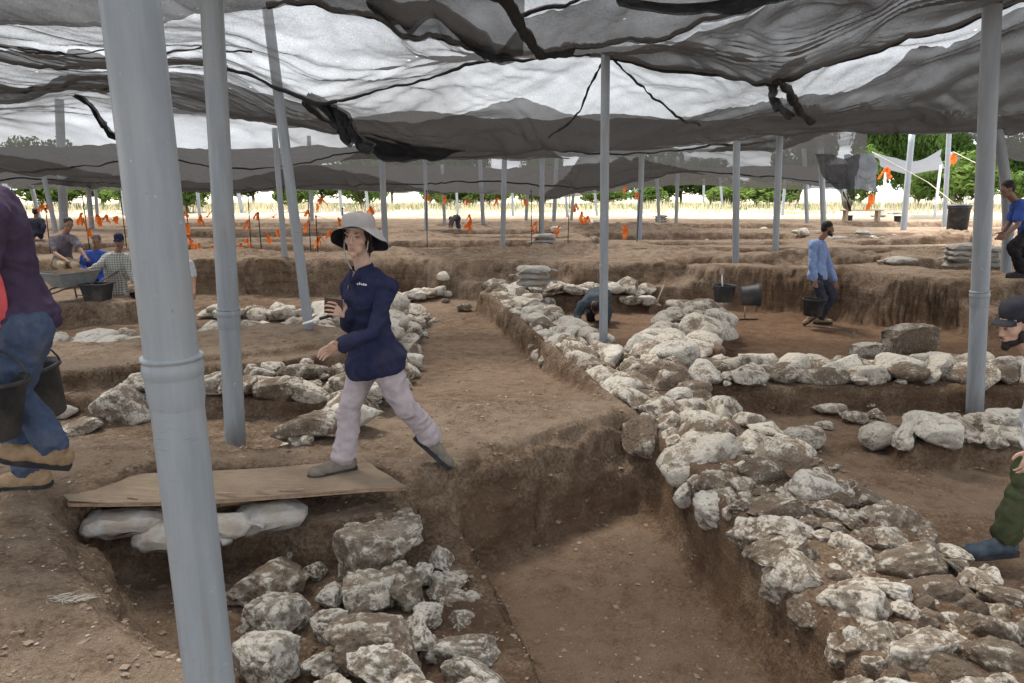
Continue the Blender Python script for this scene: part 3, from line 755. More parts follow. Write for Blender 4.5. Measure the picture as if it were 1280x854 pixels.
# the long wall ------------------------------------------------------------
w1 = empty('stone_wall', (1.5, 6, -.3)); tag(w1, 'long rubble stone wall running from the deep pit back past the central pole', 'stone wall', None, 'thing')
near = [(802,540,45,40),(836,534,40,34),(878,529,48,35),(915,541,45,30),(946,557,50,40),(877,571,96,50),(982,581,66,42),(954,594,60,36),(1019,613,66,38),
 (898,634,52,52,-.22),(863,612,36,46,-.25),(892,606,42,22),(974,640,86,36),(968,667,96,42),(1041,645,46,28),(982,694,86,36),(1061,685,52,52),(1086,676,42,30),
 (998,720,66,42),(1116,653,82,32),(1106,677,76,30),(1076,702,46,56),(1145,710,92,48),(1185,746,84,42),(1017,768,56,62,-.22),(1072,755,84,70),(1122,745,46,26),
 (1133,769,38,26),(1156,760,24,22),(1162,784,30,22),(1106,805,72,42),(1149,822,92,50),(1190,846,92,46),(1237,790,78,56),(1259,752,62,28),(1256,830,94,44),(1216,762,32,24,-.1,1),
 (1086,824,46,40,-.28),(1040,800,34,34,-.27),(1128,870,80,50),(1230,880,90,50),(1310,800,80,50),(1060,880,70,50,-.2),(930,612,30,22),(1010,660,30,18),(1050,725,30,22)]
done = px_stones(w1, near, -.11)
def in_w1(x, y, s):
    return W1L(y) + s * .30 < x < W1R(y) - s * .30
lst = pack(in_w1, (-.6, 2.7, 5.15, 13.5), [(.32, .44), (.24, .32), (.17, .24), (.12, .17)], 2600, done)
lst += pack(in_w1, (1.3, 2.8, 2.2, 5.4), [(.14, .22), (.10, .14), (.07, .1)], 500, done)
lst.sort(key=lambda t: -t[2] / (1 + .12 * t[1]))
def w1z(x, y, s):
    edge = min(x - W1L(y), W1R(y) - x)
    return -.14 + .06 * s + (.03 if edge < .2 else 0) + srng.uniform(-.02, .03)
for x, y, s in lst[:225]:
    a = srng.uniform(.85, 1.2); put_stone(w1, (x, y, w1z(x, y, s)), (s * a * 1.2, s / a * 1.2, s * srng.uniform(.65, .95)))
fill = [(x, y, w1z(x, y, s) - .01, s * 1.35) for x, y, s in lst[225:]]
for _ in range(260):     # packing stones pressed into the joints
    y = srng.uniform(2.2, 13.4); x = srng.uniform(float(W1L(y)) + .03, float(W1R(y)) - .03); s = srng.uniform(.07, .15); fill.append((x, y, -.145 + srng.uniform(-.02, .015), s))
joined(w1, fill)
# second course showing on the path side
yy = 6.0
while yy < 13.3:
    s = srng.uniform(.22, .36)
    put_stone(w1, (float(W1L(yy)) + .03, yy, -.27 + srng.uniform(-.03, .04)), (s, s * 1.1, s * .8), kind=srng.choice((0, 1, 1, 2))); yy += s * srng.uniform(.8, 1.2)

yy = 2.4
while yy < 6.0:
    s = srng.uniform(.16, .30)
    put_stone(w1, (float(W1L(yy)) + .10, yy, -.19 + srng.uniform(-.04, .03)), (s, s * 1.2, s * .75), kind=srng.choice((0, 0, 1))); yy += s * srng.uniform(1.0, 1.6)
def line_wall(name, label, pts, width, sizes, z_off, n_try=260, maxn=90, jut=.04, cat='stone wall', group=None, kinds=None, flat=(.5, .8)):
    pts = [Vector((*p, 0)) for p in pts]
    c = sum(pts, Vector()) / len(pts); o = empty(name, (c.x, c.y, gz(c.x, c.y))); tag(o, label, cat, group, 'thing')
    seg = []
    def dist(x, y):
        best = 9
        for a, b in zip(pts, pts[1:]):
            e = b - a; t = max(0, min(1, ((x - a.x) * e.x + (y - a.y) * e.y) / e.length_squared)); q = a + e * t
            best = min(best, math.hypot(x - q.x, y - q.y))
        return best
    xs = [p.x for p in pts]; ys = [p.y for p in pts]
    L = pack(lambda x, y, s: dist(x, y) < width / 2 - s * .15, (min(xs) - width / 2, max(xs) + width / 2, min(ys) - width / 2, max(ys) + width / 2), sizes, n_try)[:maxn]
    if L:
        Z = terrain(np.array([q[0] for q in L]), np.array([q[1] for q in L]))[0]
        for (x, y, s), z in zip(L, Z):
            a = srng.uniform(.8, 1.25)
            put_stone(o, (x, y, z + s * .16 + z_off + srng.uniform(-jut, jut)), (s * a * 1.18, s / a * 1.18, s * srng.uniform(*flat) * 1.1), kind=None if kinds is None else srng.choice(kinds))
    if len(L) > 24 and pts[0].y < 13:
        it = []
        for _ in range(len(L)):
            x, y, s_ = srng.choice(L); x += srng.uniform(-.16, .16); y += srng.uniform(-.12, .12); it.append((x, y, srng.uniform(.07, .14)))
        Z = terrain(np.array([q[0] for q in it]), np.array([q[1] for q in it]))[0]
        joined(o, [(x, y, z + .02, s_) for (x, y, s_), z in zip(it, Z)])
    return o
line_wall('stone_wall', 'cross wall of rough stones in front of the red-floored room', [(1.6, 7.6), (3.5, 7.55), (7.0, 7.6)], .72, [(.30, .42), (.22, .3), (.12, .2)], .02, 1500, 130)
line_wall('stone_wall', 'broad tumbled stone wall between the central pole and the red-floored room', [(1.7, 8.3), (2.4, 9.7), (3.05, 11.4)], .95, [(.34, .5), (.2, .32), (.12, .18)], .03, 900, 85)
line_wall('stone_wall', 'low stone wall at the back of the crouching digger', [(-.2, 13.95), (1.3, 13.85), (2.5, 13.8)], .6, [(.28, .4), (.16, .26)], .06, 500, 60)
line_wall('stone_wall', 'short stub of stones beside the man in the dark cap', [(3.5, 5.9), (4.4, 5.85), (5.2, 5.9)], .6, [(.26, .36), (.18, .26), (.12, .18)], .02, 300, 30, kinds=(0, 2))
line_wall('stone_wall', 'pale stone wall edging the path behind the standing woman', [(-1.5, 5.35), (-1.3, 6.2), (-1.42, 8.0), (-1.62, 9.6), (-1.7, 12.2)], .55, [(.26, .38), (.18, .26), (.12, .18)], .07, 1500, 130, kinds=(0, 0, 2, 1))
line_wall('stone_wall', 'curved stone wall end beneath the cross baulk', [(-2.7, 14.0), (-2.1, 14.3), (-1.5, 14.9)], .4, [(.24, .34), (.14, .2)], .1, 400, 36, kinds=(0, 2))
line_wall('stone_wall', 'row of low pale stones on the dirt bench behind the weathered pole', [(-3.6, 6.98), (-2.4, 6.93), (-1.5, 6.85)], .38, [(.26, .38), (.16, .24)], .05, 700, 40, kinds=(2, 0, 0, 1))
line_wall('stone_wall', 'upper row of small stones above the pale bench stones', [(-2.7, 7.45), (-2.1, 7.5), (-1.5, 7.6)], .3, [(.2, .3), (.12, .18)], .05, 500, 26, kinds=(2, 0, 0, 1))
line_wall('stone_wall', 'wide spread of pale rubble across the left basin', [(-6.6, 9.6), (-5.2, 9.75), (-4.0, 10.6), (-2.5, 10.9), (-1.9, 10.6)], .95, [(.32, .5), (.2, .3), (.14, .2)], .06, 1600, 150, kinds=(2, 0, 0, 1))
line_wall('stone_wall', 'rear rubble row in the left basin below the cross baulk', [(-5.2, 12.6), (-4.0, 12.3), (-2.9, 12.4), (-2.2, 12.0)], .6, [(.26, .42), (.16, .22)], .07, 500, 60, kinds=(2, 0, 0, 1))
# distant rubble rows
for i, (x0, y0, x1, y1, lb) in enumerate([(-4.5, 25.2, 1.2, 25.6, 'far rubble row in the trench under the rear nets'), (3, 23, 9, 23.2, 'far pale rubble row right of the central pole'), (5.2, 30, 12, 30.4, 'farthest rubble row below the hanging cloth'),
        (-2.5, 32, 3.5, 32, 'distant rubble line near the dry field'), (4.4, 17.4, 7, 17.2, 'rubble line in the trench behind the walking man'), (-3.2, 20.3, 2, 20.4, 'rubble line in the roped pit'), (11, 23, 16, 23.2, 'rubble heap line near the black bin')]):
    line_wall('stone_row', lb, [(x0, y0), (x1, y1)], .9, [(.28, .45), (.2, .28)], .05, 260, 34, kinds=(2, 0, 0, 1))
# rock pile in the pit ------------------------------------------------------
w0 = empty('stone_pile', (-.4, 3.4, -.4)); tag(w0, 'collapsed pile of large pale stones in the foreground pit below the board', 'stone pile')
px_stones(w0, [(332,733,96,62,-.36,0),(342,775,80,60,-.36,2),(334,822,74,58,-.30,2),(391,715,32,22,-.38,0),(412,746,34,34,-.36,2),(414,782,42,36,-.36,2),
 (473,684,98,66,-.26,0),(503,660,46,40,-.26,0),(463,745,62,50,-.34,0),(498,733,60,50,-.34,1),(526,720,26,34,-.34,2),(552,702,30,36,-.4,2),(558,732,44,30,-.42,0),(571,758,50,30,-.46,0),
 (408,832,58,28,-.34,2),(470,806,128,60,-.27,0),(520,792,40,50,-.3,2),(480,840,96,46,-.25,2),(535,770,32,50,-.36,2),(538,812,24,50,-.36,0),(575,788,50,30,-.46,2),(585,818,80,36,-.38,2),
 (592,845,84,38,-.36,2),(440,720,30,24,-.38,1),(450,770,28,24,-.38,1),(545,745,24,20,-.4,1),(510,880,110,50,-.25,2),(420,880,90,50,-.3,0),(600,880,90,50,-.4,2),(360,700,20,16,-.4,0)], -.35)
# loose stones: things of their own
LOOSE = [(150,512,78,52,'largest loose boulder on the floor behind the plywood board',2),(75,517,36,22,'small rounded stone beside the boulder behind the board',2),(96,537,50,18,'flat pale stone below the boulder behind the board',2),
 (118,578,24,20,'small pale stone just behind the left end of the board',0),(1135,430,62,44,'large squared block standing at the edge of the red floor',0),(1083,440,38,20,'low stone leaning against the squared block',1),
 (1069,617,42,26,'dark grey stone lying right of the long wall',1),(1006,552,56,36,'angular block lying on the right flank of the long wall',0),(580,386,20,12,'earthy lump with stones on the path',1),(557,377,12,7,'tiny stone lump on the path beyond the earthy lump',1),
 (1040,514,42,16,'flat stone in the loose group below the cross wall',0),(1070,524,34,18,'rounded stone in the loose group below the cross wall',0),(1095,520,26,14,'smallest stone in the loose group below the cross wall',1),
 (872,487,40,22,'white-topped stone under the tumbled wall',0),(695,345,21,20,'square block beside the sandbags on the back wall',1),(1032,533,24,12,'small flat stone on the dirt below the cross wall',0),(385,555,30,18,'pale stone at the foot of the path wall',2)]
for u, v, w, h, lb, kd in LOOSE:
    p = PZ(u, v + h * .3, -.3)
    for _ in range(4): p = PZ(u, v + h * .3, gz(p.x, p.y))
    dep = p.y * CP + (CAMZ - p.z) * SP; W = w * dep / FPX; H = h * dep / FPX
    o = put_stone(None, (p.x, p.y + W * .2, p.z + H * .32), (W, W * .85, H * 1.05), rz=srng.uniform(-.3, .3), tilt=.08, kind=kd, name='loose_stone', res=4 if p.y > 4.8 else 5)
    tag(o, lb, 'stone')
    if 'squared' in lb: o.data = BLOCK; o.rotation_euler = (.03, -.04, .25)
# pebbles and crumbs on the soil
def pebbles(name, n, seed, smin, smax, mat, region, kindlabel):
    r = np.random.RandomState(seed)
    V, F = ICO[2] if False else (np.array([(0, 0, .6), (1, .1, 0), (.2, .9, .1), (-.9, .2, 0), (-.1, -1, .05), (0, 0, -.5)]), [(0, 1, 2), (0, 2, 3), (0, 3, 4), (0, 4, 1), (5, 2, 1), (5, 3, 2), (5, 4, 3), (5, 1, 4)])
    y = region[2] * (region[3] / region[2]) ** r.rand(n); x = (r.rand(n) * 2 - 1) * (y * .8 + .6)
    z, rd, du = terrain(x, y)
    s = smin * (smax / smin) ** (r.rand(n) ** 2.2) * (1 + .05 * y)
    ang = r.rand(n) * 6.28; c, sn = np.cos(ang), np.sin(ang)
    sx, sy, sz = s * (.6 + .8 * r.rand(n)), s * (.6 + .8 * r.rand(n)), s * (.4 + .6 * r.rand(n))
    P = V[None] * np.stack([sx, sy, sz], -1)[:, None, :] * (1 + .25 * r.normal(size=(n, len(V), 1)))
    Q = np.empty_like(P); Q[..., 0] = P[..., 0] * c[:, None] - P[..., 1] * sn[:, None]; Q[..., 1] = P[..., 0] * sn[:, None] + P[..., 1] * c[:, None]; Q[..., 2] = P[..., 2]
    Q += np.stack([x, y, z + .1 * s], -1)[:, None, :]
    fa = (np.array(F)[None] + (np.arange(n) * len(V))[:, None, None]).reshape(-1, 3)
    me = bpy.data.meshes.new(name); me.from_pydata(Q.reshape(-1, 3).tolist(), [], fa.tolist()); me.update()
    o = link(name, me, mat); tag(o, kindlabel, 'gravel', kind='stuff'); return o
M_CRUMB = simple('soil_crumbs', (.235, .18, .132), .95, .4, 9)
M_CHIP = simple('lime_chips', (.44, .40, .33), .9, .3, 9)
pebbles('soil_crumbs', 16000, 5, .0025, .022, M_CRUMB, (-9, 9, 1.6, 18), 'brown soil crumbs scattered over the dug surfaces')
pebbles('lime_chips', 4200, 6, .0022, .010, M_CHIP, (-9, 9, 1.6, 18), 'white lime chips scattered over the dug surfaces')
# ------------------------------------------------------------------ trees and dry grass beyond the dig
def leaf_material(name, a, b):
    m, nt, o = nodes(name); k = NT(nt)
    geo = k.n('ShaderNodeNewGeometry'); oi = k.n('ShaderNodeObjectInfo')
    n = k.noise(geo.outputs['Position'], .55, 4); f = k.math('ADD', k.ramp(n, .3, .7, 0, .7), k.math('MULTIPLY', oi.outputs['Random'], .3))
    c = k.mix(f, a, b)
    d = k.n('ShaderNodeBsdfDiffuse'); t = k.n('ShaderNodeBsdfTranslucent'); k.l(c, d.inputs[0]); k.l(c, t.inputs[0])
    ms = k.n('ShaderNodeMixShader'); ms.inputs[0].default_value = .35; k.l(d.outputs[0], ms.inputs[1]); k.l(t.outputs[0], ms.inputs[2]); k.l(ms.outputs[0], o.inputs[0])
    return m
M_LEAF = leaf_material('leaves', (.030, .062, .014), (.095, .15, .040))
M_LEAF2 = leaf_material('pale_leaves', (.06, .11, .025), (.16, .22, .06))
M_BARK = simple('bark', (.13, .10, .075), .9, .35, 8, .6, 30)
def crown_mesh(seed, n, leaf, squash=.8, clumps=26):
    r = np.random.RandomState(seed)
    cc = r.normal(size=(clumps, 3)); cc /= np.linalg.norm(cc, axis=1)[:, None]
    cc *= (r.rand(clumps) ** .4)[:, None] * .72; cc[:, 2] = cc[:, 2] * squash + .05
    cr = r.uniform(.18, .40, clumps)
    k = r.randint(0, clumps, n); d = r.normal(size=(n, 3)); d /= np.linalg.norm(d, axis=1)[:, None]
    rad = cr[k] * (.55 + .5 * r.rand(n) ** .5)
    p = cc[k] + d * rad[:, None] * np.array([1, 1, .8])
    nrm = d + r.normal(size=(n, 3)) * .6; nrm /= np.linalg.norm(nrm, axis=1)[:, None]
    t = np.cross(nrm, r.normal(size=(n, 3))); t /= np.linalg.norm(t, axis=1)[:, None]; b = np.cross(nrm, t)
    s = leaf * r.uniform(.6, 1.3, n)[:, None]
    V = np.stack([p - t * s, p + b * s * .45, p + t * s, p - b * s * .45], 1).reshape(-1, 3)
    F = np.arange(4 * n).reshape(n, 4)
    me = bpy.data.meshes.new('crown'); me.from_pydata(V.tolist(), [], F.tolist()); me.update(); return me
def trunk_mesh(seed, h, spread):
    r = random.Random(seed); m = MB()
    pts = [Vector((0, 0, -.1))]
    for i in range(5): pts.append(pts[-1] + Vector((r.uniform(-.06, .06), r.uniform(-.06, .06), h / 5)))
    m.tube(pts, [.06, .05, .045, .04, .035, .03], 8)
    for i in range(7):
        a = r.uniform(0, 6.28); st = pts[2 + i % 4]
        q = [st, st + Vector((math.cos(a) * spread * .35, math.sin(a) * spread * .35, .18)), st + Vector((math.cos(a) * spread * .75, math.sin(a) * spread * .75, .42))]
        m.tube(q, [.025, .018, .006], 6)
    return m.mesh('trunk')
CROWNS = [crown_mesh(i, 7000, .055) for i in range(4)]; BCROWN = [crown_mesh(40 + i, 3200, .075, .6, 18) for i in range(3)]
TRUNKS = [trunk_mesh(i, .55, .8) for i in range(3)]
frng = random.Random(5)
def tree(x, y, h, w, label, mat, group, bush=False):
    z = gz(x, y); o = empty('bush' if bush else 'tree', (x, y, z - .05), frng.uniform(0, 6.28)); tag(o, label, 'bush' if bush else 'tree', group)
    c = frng.choice(BCROWN if bush else CROWNS).copy(); c.materials.clear(); c.materials.append(mat)
    k = link('crown', c, None, o, (0, 0, h * (.46 if bush else .54))); k.scale = (w / 2 * 1.15, w / 2 * 1.15, h * (.62 if bush else .60))
    t = link('trunk', frng.choice(TRUNKS), M_BARK, o); t.scale = (w * .42, w * .42, h * .95)
    return o
for i in range(34):
    x = -62 + i * 3.7 + frng.uniform(-1.8, 1.8); y = 66 + frng.uniform(-8, 9)
    tree(x, y, (frng.uniform(7.5, 10) if x > 24 else frng.uniform(3.4, 7.4)), frng.uniform(4.5, 8.5), 'leafy green tree in the belt beyond the dry field', M_LEAF, 'trees beyond the dry field')
for i in range(24):
    x = -50 + i * 4.4 + frng.uniform(-1.5, 1.5); y = 57 + frng.uniform(-5, 4)
    tree(x, y - (7 if x < -6 else 0), frng.uniform(2.4, 5.8) if x < -6 or x > 20 else frng.uniform(1.6, 2.8), frng.uniform(2.6, 7.0), 'rounded bright green bush in front of the tree belt', M_LEAF2, 'bushes in front of the tree belt', True)
def grass(n, seed, x0, x1, y0, y1, h0, h1, mat, label):
    r = np.random.RandomState(seed); x = r.uniform(x0, x1, n); y = r.uniform(y0, y1, n)
    keep = fbm(x * .5, y * .5, o=3, s=seed) > -.18; x, y = x[keep], y[keep]; n = len(x)
    z = terrain(x, y)[0]; a = r.rand(n) * 6.28; w = r.uniform(.015, .05, n); h = r.uniform(h0, h1, n); le = r.normal(size=(n, 2)) * .12
    P = np.empty((n, 3, 3)); c, s = np.cos(a) * w, np.sin(a) * w
    P[:, 0] = np.stack([x - c, y - s, z - .02], -1); P[:, 1] = np.stack([x + c, y + s, z - .02], -1); P[:, 2] = np.stack([x + le[:, 0], y + le[:, 1], z + h], -1)
    me = bpy.data.meshes.new('dry_grass'); me.from_pydata(P.reshape(-1, 3).tolist(), [], np.arange(3 * n).reshape(n, 3).tolist()); me.update()
    o = link('dry_grass', me, mat); tag(o, label, 'grass', kind='stuff')
M_STRAW = leaf_material('straw', (.42, .36, .24), (.56, .50, .37))
M_GREENGRASS = leaf_material('field_grass', (.12, .17, .05), (.24, .27, .10))
grass(11000, 3, -40, 45, 44, 58, .25, .8, M_STRAW, 'pale dry grass standing in the field beyond the nets')
grass(9000, 4, -40, 45, 50, 60, .2, .6, M_GREENGRASS, 'green weeds along the foot of the tree belt')
# ------------------------------------------------------------------ people
def skin_material(name, col):
    m, nt, o = nodes(name); k = NT(nt)
    v = k.n('ShaderNodeTexCoord').outputs['Object']
    c = k.mix(k.ramp(k.noise(v, 14, 4), .3, .7), tuple(a * .86 for a in col), tuple(min(1, a * 1.12) for a in col))
    c = k.mix(k.ramp(k.noise(v, 5, 3), .5, .75, 0, .15), c, (col[0], col[1] * .72, col[2] * .66))
    p = k.n('ShaderNodeBsdfPrincipled', Roughness=.55); p.inputs['Specular IOR Level'].default_value = .35
    p.inputs['Subsurface Weight'].default_value = .08; p.inputs['Subsurface Radius'].default_value = (.012, .005, .003)
    k.l(c, p.inputs['Base Color']); k.l(k.bump(k.noise(v, 160, 3), .12, .004), p.inputs['Normal']); k.l(p.outputs[0], o.inputs[0]); return m
M_SKIN_PALE = skin_material('skin_pale', (.52, .33, .25)); M_SKIN = skin_material('skin', (.36, .20, .135)); M_SKIN_TAN = skin_material('skin_tan', (.25, .135, .09))
def cloth(name, col, var=.16, dirt=.25, bump=.35, scale=9): return simple(name, col, .92, var, scale * 2.2, bump, 150, .12, (.20, .155, .115), dirt * .7)
M_NAVY = cloth('navy_cloth', (.022, .025, .060), .2, .10); M_LILAC = cloth('pale_lilac_cloth', (.40, .345, .36), .12, .30)
M_HAT = cloth('pale_hat_cloth', (.37, .345, .33), .1, .25); M_LINING = cloth('dark_lining', (.03, .03, .038), .2, .1)
M_PURPLE = cloth('purple_cloth', (.060, .042, .075), .15, .05); M_CORAL = cloth('coral_cloth', (.72, .12, .13), .1, .1)
M_DENIM = cloth('denim', (.062, .085, .14), .14, .3, .5, 14); M_TAN = cloth('tan_suede', (.30, .205, .125), .2, .3); M_SOLE = cloth('dark_sole', (.035, .035, .04), .2, .3)
M_BOOTGREY = cloth('grey_suede', (.17, .145, .12), .2, .45); M_OLIVE = cloth('olive_cloth', (.052, .062, .030), .2, .25); M_BOOTBLUE = cloth('blue_grey_leather', (.055, .075, .10), .2, .4)
M_SKYBLUE = cloth('light_blue_cloth', (.24, .33, .55), .15, .1); M_DARKTROUSER = cloth('charcoal_cloth', (.035, .04, .06), .2, .25); M_BLUE = cloth('bright_blue_cloth', (.05, .10, .36), .2, .1)
M_GREYTEE = cloth('grey_purple_cloth', (.115, .10, .115), .2, .2); M_KHAKI = cloth('khaki_cloth', (.30, .24, .16), .2, .25); M_BLACK = cloth('black_cloth', (.018, .018, .02), .2, .2)
M_PALE = cloth('pale_grey_cloth', (.48, .48, .49), .1, .15); M_HAIR = simple('dark_hair', (.016, .012, .010), .6, .4, 60, .5, 200); M_GREYHAIR = simple('greying_hair', (.10, .09, .08), .7, .4, 60, .5, 200)
M_EYE = simple('eye_white', (.36, .33, .30), .3, .05); M_IRIS = simple('iris', (.03, .02, .012), .2, .1); M_LIP = simple('lip', (.40, .20, .165), .55, .1)
M_RED = cloth('red_cloth', (.45, .03, .03), .1, .1)
def checked_material():
    m, nt, o = nodes('checked_cloth'); k = NT(nt); v = k.n('ShaderNodeTexCoord').outputs['Object']
    sx = k.n('ShaderNodeSeparateXYZ'); k.l(v, sx.inputs[0])
    def band(ax): return k.ramp(k.math('SINE', k.math('MULTIPLY', sx.outputs[ax], 150.)), .2, .5)
    f = k.math('MULTIPLY', k.math('ADD', band(0), band(2)), .5)
    c = k.mix(f, (.42, .42, .37), (.12, .13, .13)); p = k.n('ShaderNodeBsdfPrincipled', Roughness=.9); k.l(c, p.inputs['Base Color']); k.l(p.outputs[0], o.inputs[0]); return m
M_CHECK = checked_material()

def limb(m, pts, rad, n=12, flat=1.0):
    pts = [Vector(p) for p in pts]
    P, Q = [], []
    for i in range(len(pts) - 1):
        for j in range(5): t = j / 5; P.append(pts[i].lerp(pts[i + 1], t)); Q.append(rad[i] * (1 - t) + rad[i + 1] * t)
    P.append(pts[-1]); Q.append(rad[-1])
    m.tube(P, Q, n, flat=flat)
    for p, r_ in zip(pts, rad): m.ell(p, (r_, r_, r_), n=12, m=8)
def loft(m, rings, n=20):
    "rings: centre, lateral axis, depth axis, rx, ry"
    vs_, fs = [], []
    for c, lx, dy, rx, ry in rings:
        for j in range(n):
            a = 2 * math.pi * j / n; vs_.append(c + lx * (math.cos(a) * rx) + dy * (math.sin(a) * ry))
    k = len(rings)
    for i in range(k - 1):
        for j in range(n): fs.append((i * n + j, i * n + (j + 1) % n, (i + 1) * n + (j + 1) % n, (i + 1) * n + j))
    fs.append(tuple(range(n))[::-1]); fs.append(tuple((k - 1) * n + j for j in range(n)))
    m.add(vs_, fs)
def remesh(m, voxel, it=4, fac=.5):
    me = mesh('tmp', m.v, m.f); o = bpy.data.objects.new('tmp', me); COL.objects.link(o)
    r_ = o.modifiers.new('r', 'REMESH'); r_.mode = 'VOXEL'; r_.voxel_size = voxel; r_.use_smooth_shade = True
    if it: s = o.modifiers.new('s', 'SMOOTH'); s.factor = fac; s.iterations = it
    dg = bpy.context.evaluated_depsgraph_get(); out = bpy.data.meshes.new_from_object(o.evaluated_get(dg))
    bpy.data.objects.remove(o); bpy.data.meshes.remove(me)
    out.polygons.foreach_set('use_smooth', [True] * len(out.polygons)); return out
def ruffle(me, amp, sc_=(9, 9, 5), seed=0, fine=.35):
    n = len(me.vertices); co = np.empty(n * 3); me.vertices.foreach_get('co', co); co = co.reshape(-1, 3)
    no = np.empty(n * 3); me.vertex_normals.foreach_get('vector', no); no = no.reshape(-1, 3)
    a = co * np.array(sc_)
    w = fbm(co[:, 0] * 3, co[:, 1] * 3, co[:, 2] * 3, o=2, s=seed + 5) * 2
    d = (1 - 2.2 * np.abs(fbm(a[:, 0] + w + seed, a[:, 1] + w, a[:, 2] - w, o=2, s=seed))) * .5 + fine * fbm(a[:, 0] * 2.6, a[:, 1] * 2.6, a[:, 2] * 2.6, o=2, s=seed + 2)
    co += no * (d * amp)[:, None]; me.vertices.foreach_set('co', co.ravel()); me.update()
def hand(m, w, d, up, thumb, s=1.0, curl=.5, spread=.12):
    "palm plus five unequal bent fingers; d = pointing direction, up = back of hand, thumb = side the thumb leaves"
    d = d.normalized(); side = thumb - d * thumb.dot(d); side.normalize(); up = d.cross(side) if d.cross(side).dot(up) > 0 else -d.cross(side)
    c = w + d * .045 * s
    rot = Matrix((side, d, up)).transposed()
    m.ell(c, (.040 * s, .052 * s, .016 * s), rot, 14, 8)
    for i, (off, L) in enumerate(((.033, .070), (.0115, .080), (-.0115, .074), (-.033, .058))):
        p = w + d * (.088 - .004 * abs(i - 1)) * s + side * off * s; dd = d + side * (off * spread * 8); dd.normalize(); pts = [p - d * .012 * s]; ang = 0
        for q in (.45, .32, .23):
            ang += curl * (.8 if q == .45 else 1.0); v_ = dd * math.cos(ang) - up * math.sin(ang); p = p + v_ * L * q * s; pts.append(p)
        limb(m, pts, [.0086 * s, .0078 * s, .0072 * s, .006 * s], 8)
    p = w + d * .03 * s + side * .034 * s; v1 = (d * .6 + side * .8 - up * .3 * (1 + curl)).normalized(); v2 = (d * .95 + side * .25 - up * .35 * (1 + curl)).normalized()
    limb(m, [p, p + v1 * .035 * s, p + v1 * .035 * s + v2 * .03 * s], [.012 * s, .0098 * s, .0078 * s], 8)
def head_frame(c, fwd, up):
    f = fwd.normalized(); u = (up - f * up.dot(f)).normalized(); r_ = f.cross(u)
    return Matrix.Translation(c) @ Matrix((r_, f, u)).transposed().to_4x4()
def head_prims(m, M, s=1.0, female=False):
    q = M.to_3x3()
    def E(c, r_, n=14): m.ell(M @ (Vector(c) * s), tuple(a * s for a in r_), q, n, 10)
    w = .94 if female else 1.0
    E((0, -.018, .052), (.073, .092, .086)); E((0, .026, .004), (.060 * w, .059, .078)); E((0, .034, -.050), (.046 * w, .045, .044)); E((0, .060, -.084), (.020 * w, .022, .020))
    for x in (-1, 1):
        E((x * .036 * w, .046, -.010), (.022, .025, .024)); E((x * .028, .0775, .034), (.022, .009, .0065 if female else .008)); E((x * .074 * w, -.006, -.002), (.009, .020, .031), 10); E((x * .0085, .090, -.026), (.0075, .009, .006), 8)
        E((x * .029, .076, .013), (.015, .008, .0085), 10)
    m.tube([M @ (Vector((0, .080, .026)) * s), M @ (Vector((0, .089, .002)) * s), M @ (Vector((0, .099, -.019)) * s)], [.0065 * s, .0080 * s, .0095 * s], 8)
    E((0, .098, -.021), (.0095, .010, .0085), 10); E((0, .077, -.052), (.024, .010, .014), 12)
def face_bits(o, M, s=1.0, female=False):
    q = M.to_3x3()
    for x in (-1, 1):
        e = MB().ell(M @ (Vector((x * .029, .0810, .0125)) * s), (.0118 * s, .0060 * s, .0048 * s), q, 12, 8).build('eye', M_EYE, o)
        MB().ell(M @ (Vector((x * .0285, .0850, .0125)) * s), (.0050 * s, .0032 * s, .0047 * s), q, 10, 6).build('iris', M_IRIS, e)
        pts = [M @ (Vector((x * a, b, c)) * s) for a, b, c in ((.0165, .0850, .0155), (.024, .0878, .0185), (.033, .0866, .0182), (.0425, .0800, .0140))]
        MB().tube(pts, [.0011 * s, .0017 * s, .0017 * s, .0010 * s], 6).build('eyelid', M_HAIR, o)
        pts = [M @ (Vector((x * a, b, c)) * s) for a, b, c in ((.0150, .0865, .0325), (.026, .0875, .0362), (.036, .0835, .0362), (.046, .0735, .0315))]
        MB().tube(pts, [.0022 * s, .0026 * s, .0022 * s, .0010 * s], 6).build('eyebrow', M_HAIR, o)
    MB().ell(M @ (Vector((0, .0875, -.0480)) * s), (.0170 * s, .0050 * s, .0032 * s), q, 12, 6).build('lip', M_LIP, o)
    MB().ell(M @ (Vector((0, .0870, -.0555)) * s), (.0145 * s, .0055 * s, .0042 * s), q, 12, 6).build('lip', M_LIP, o)
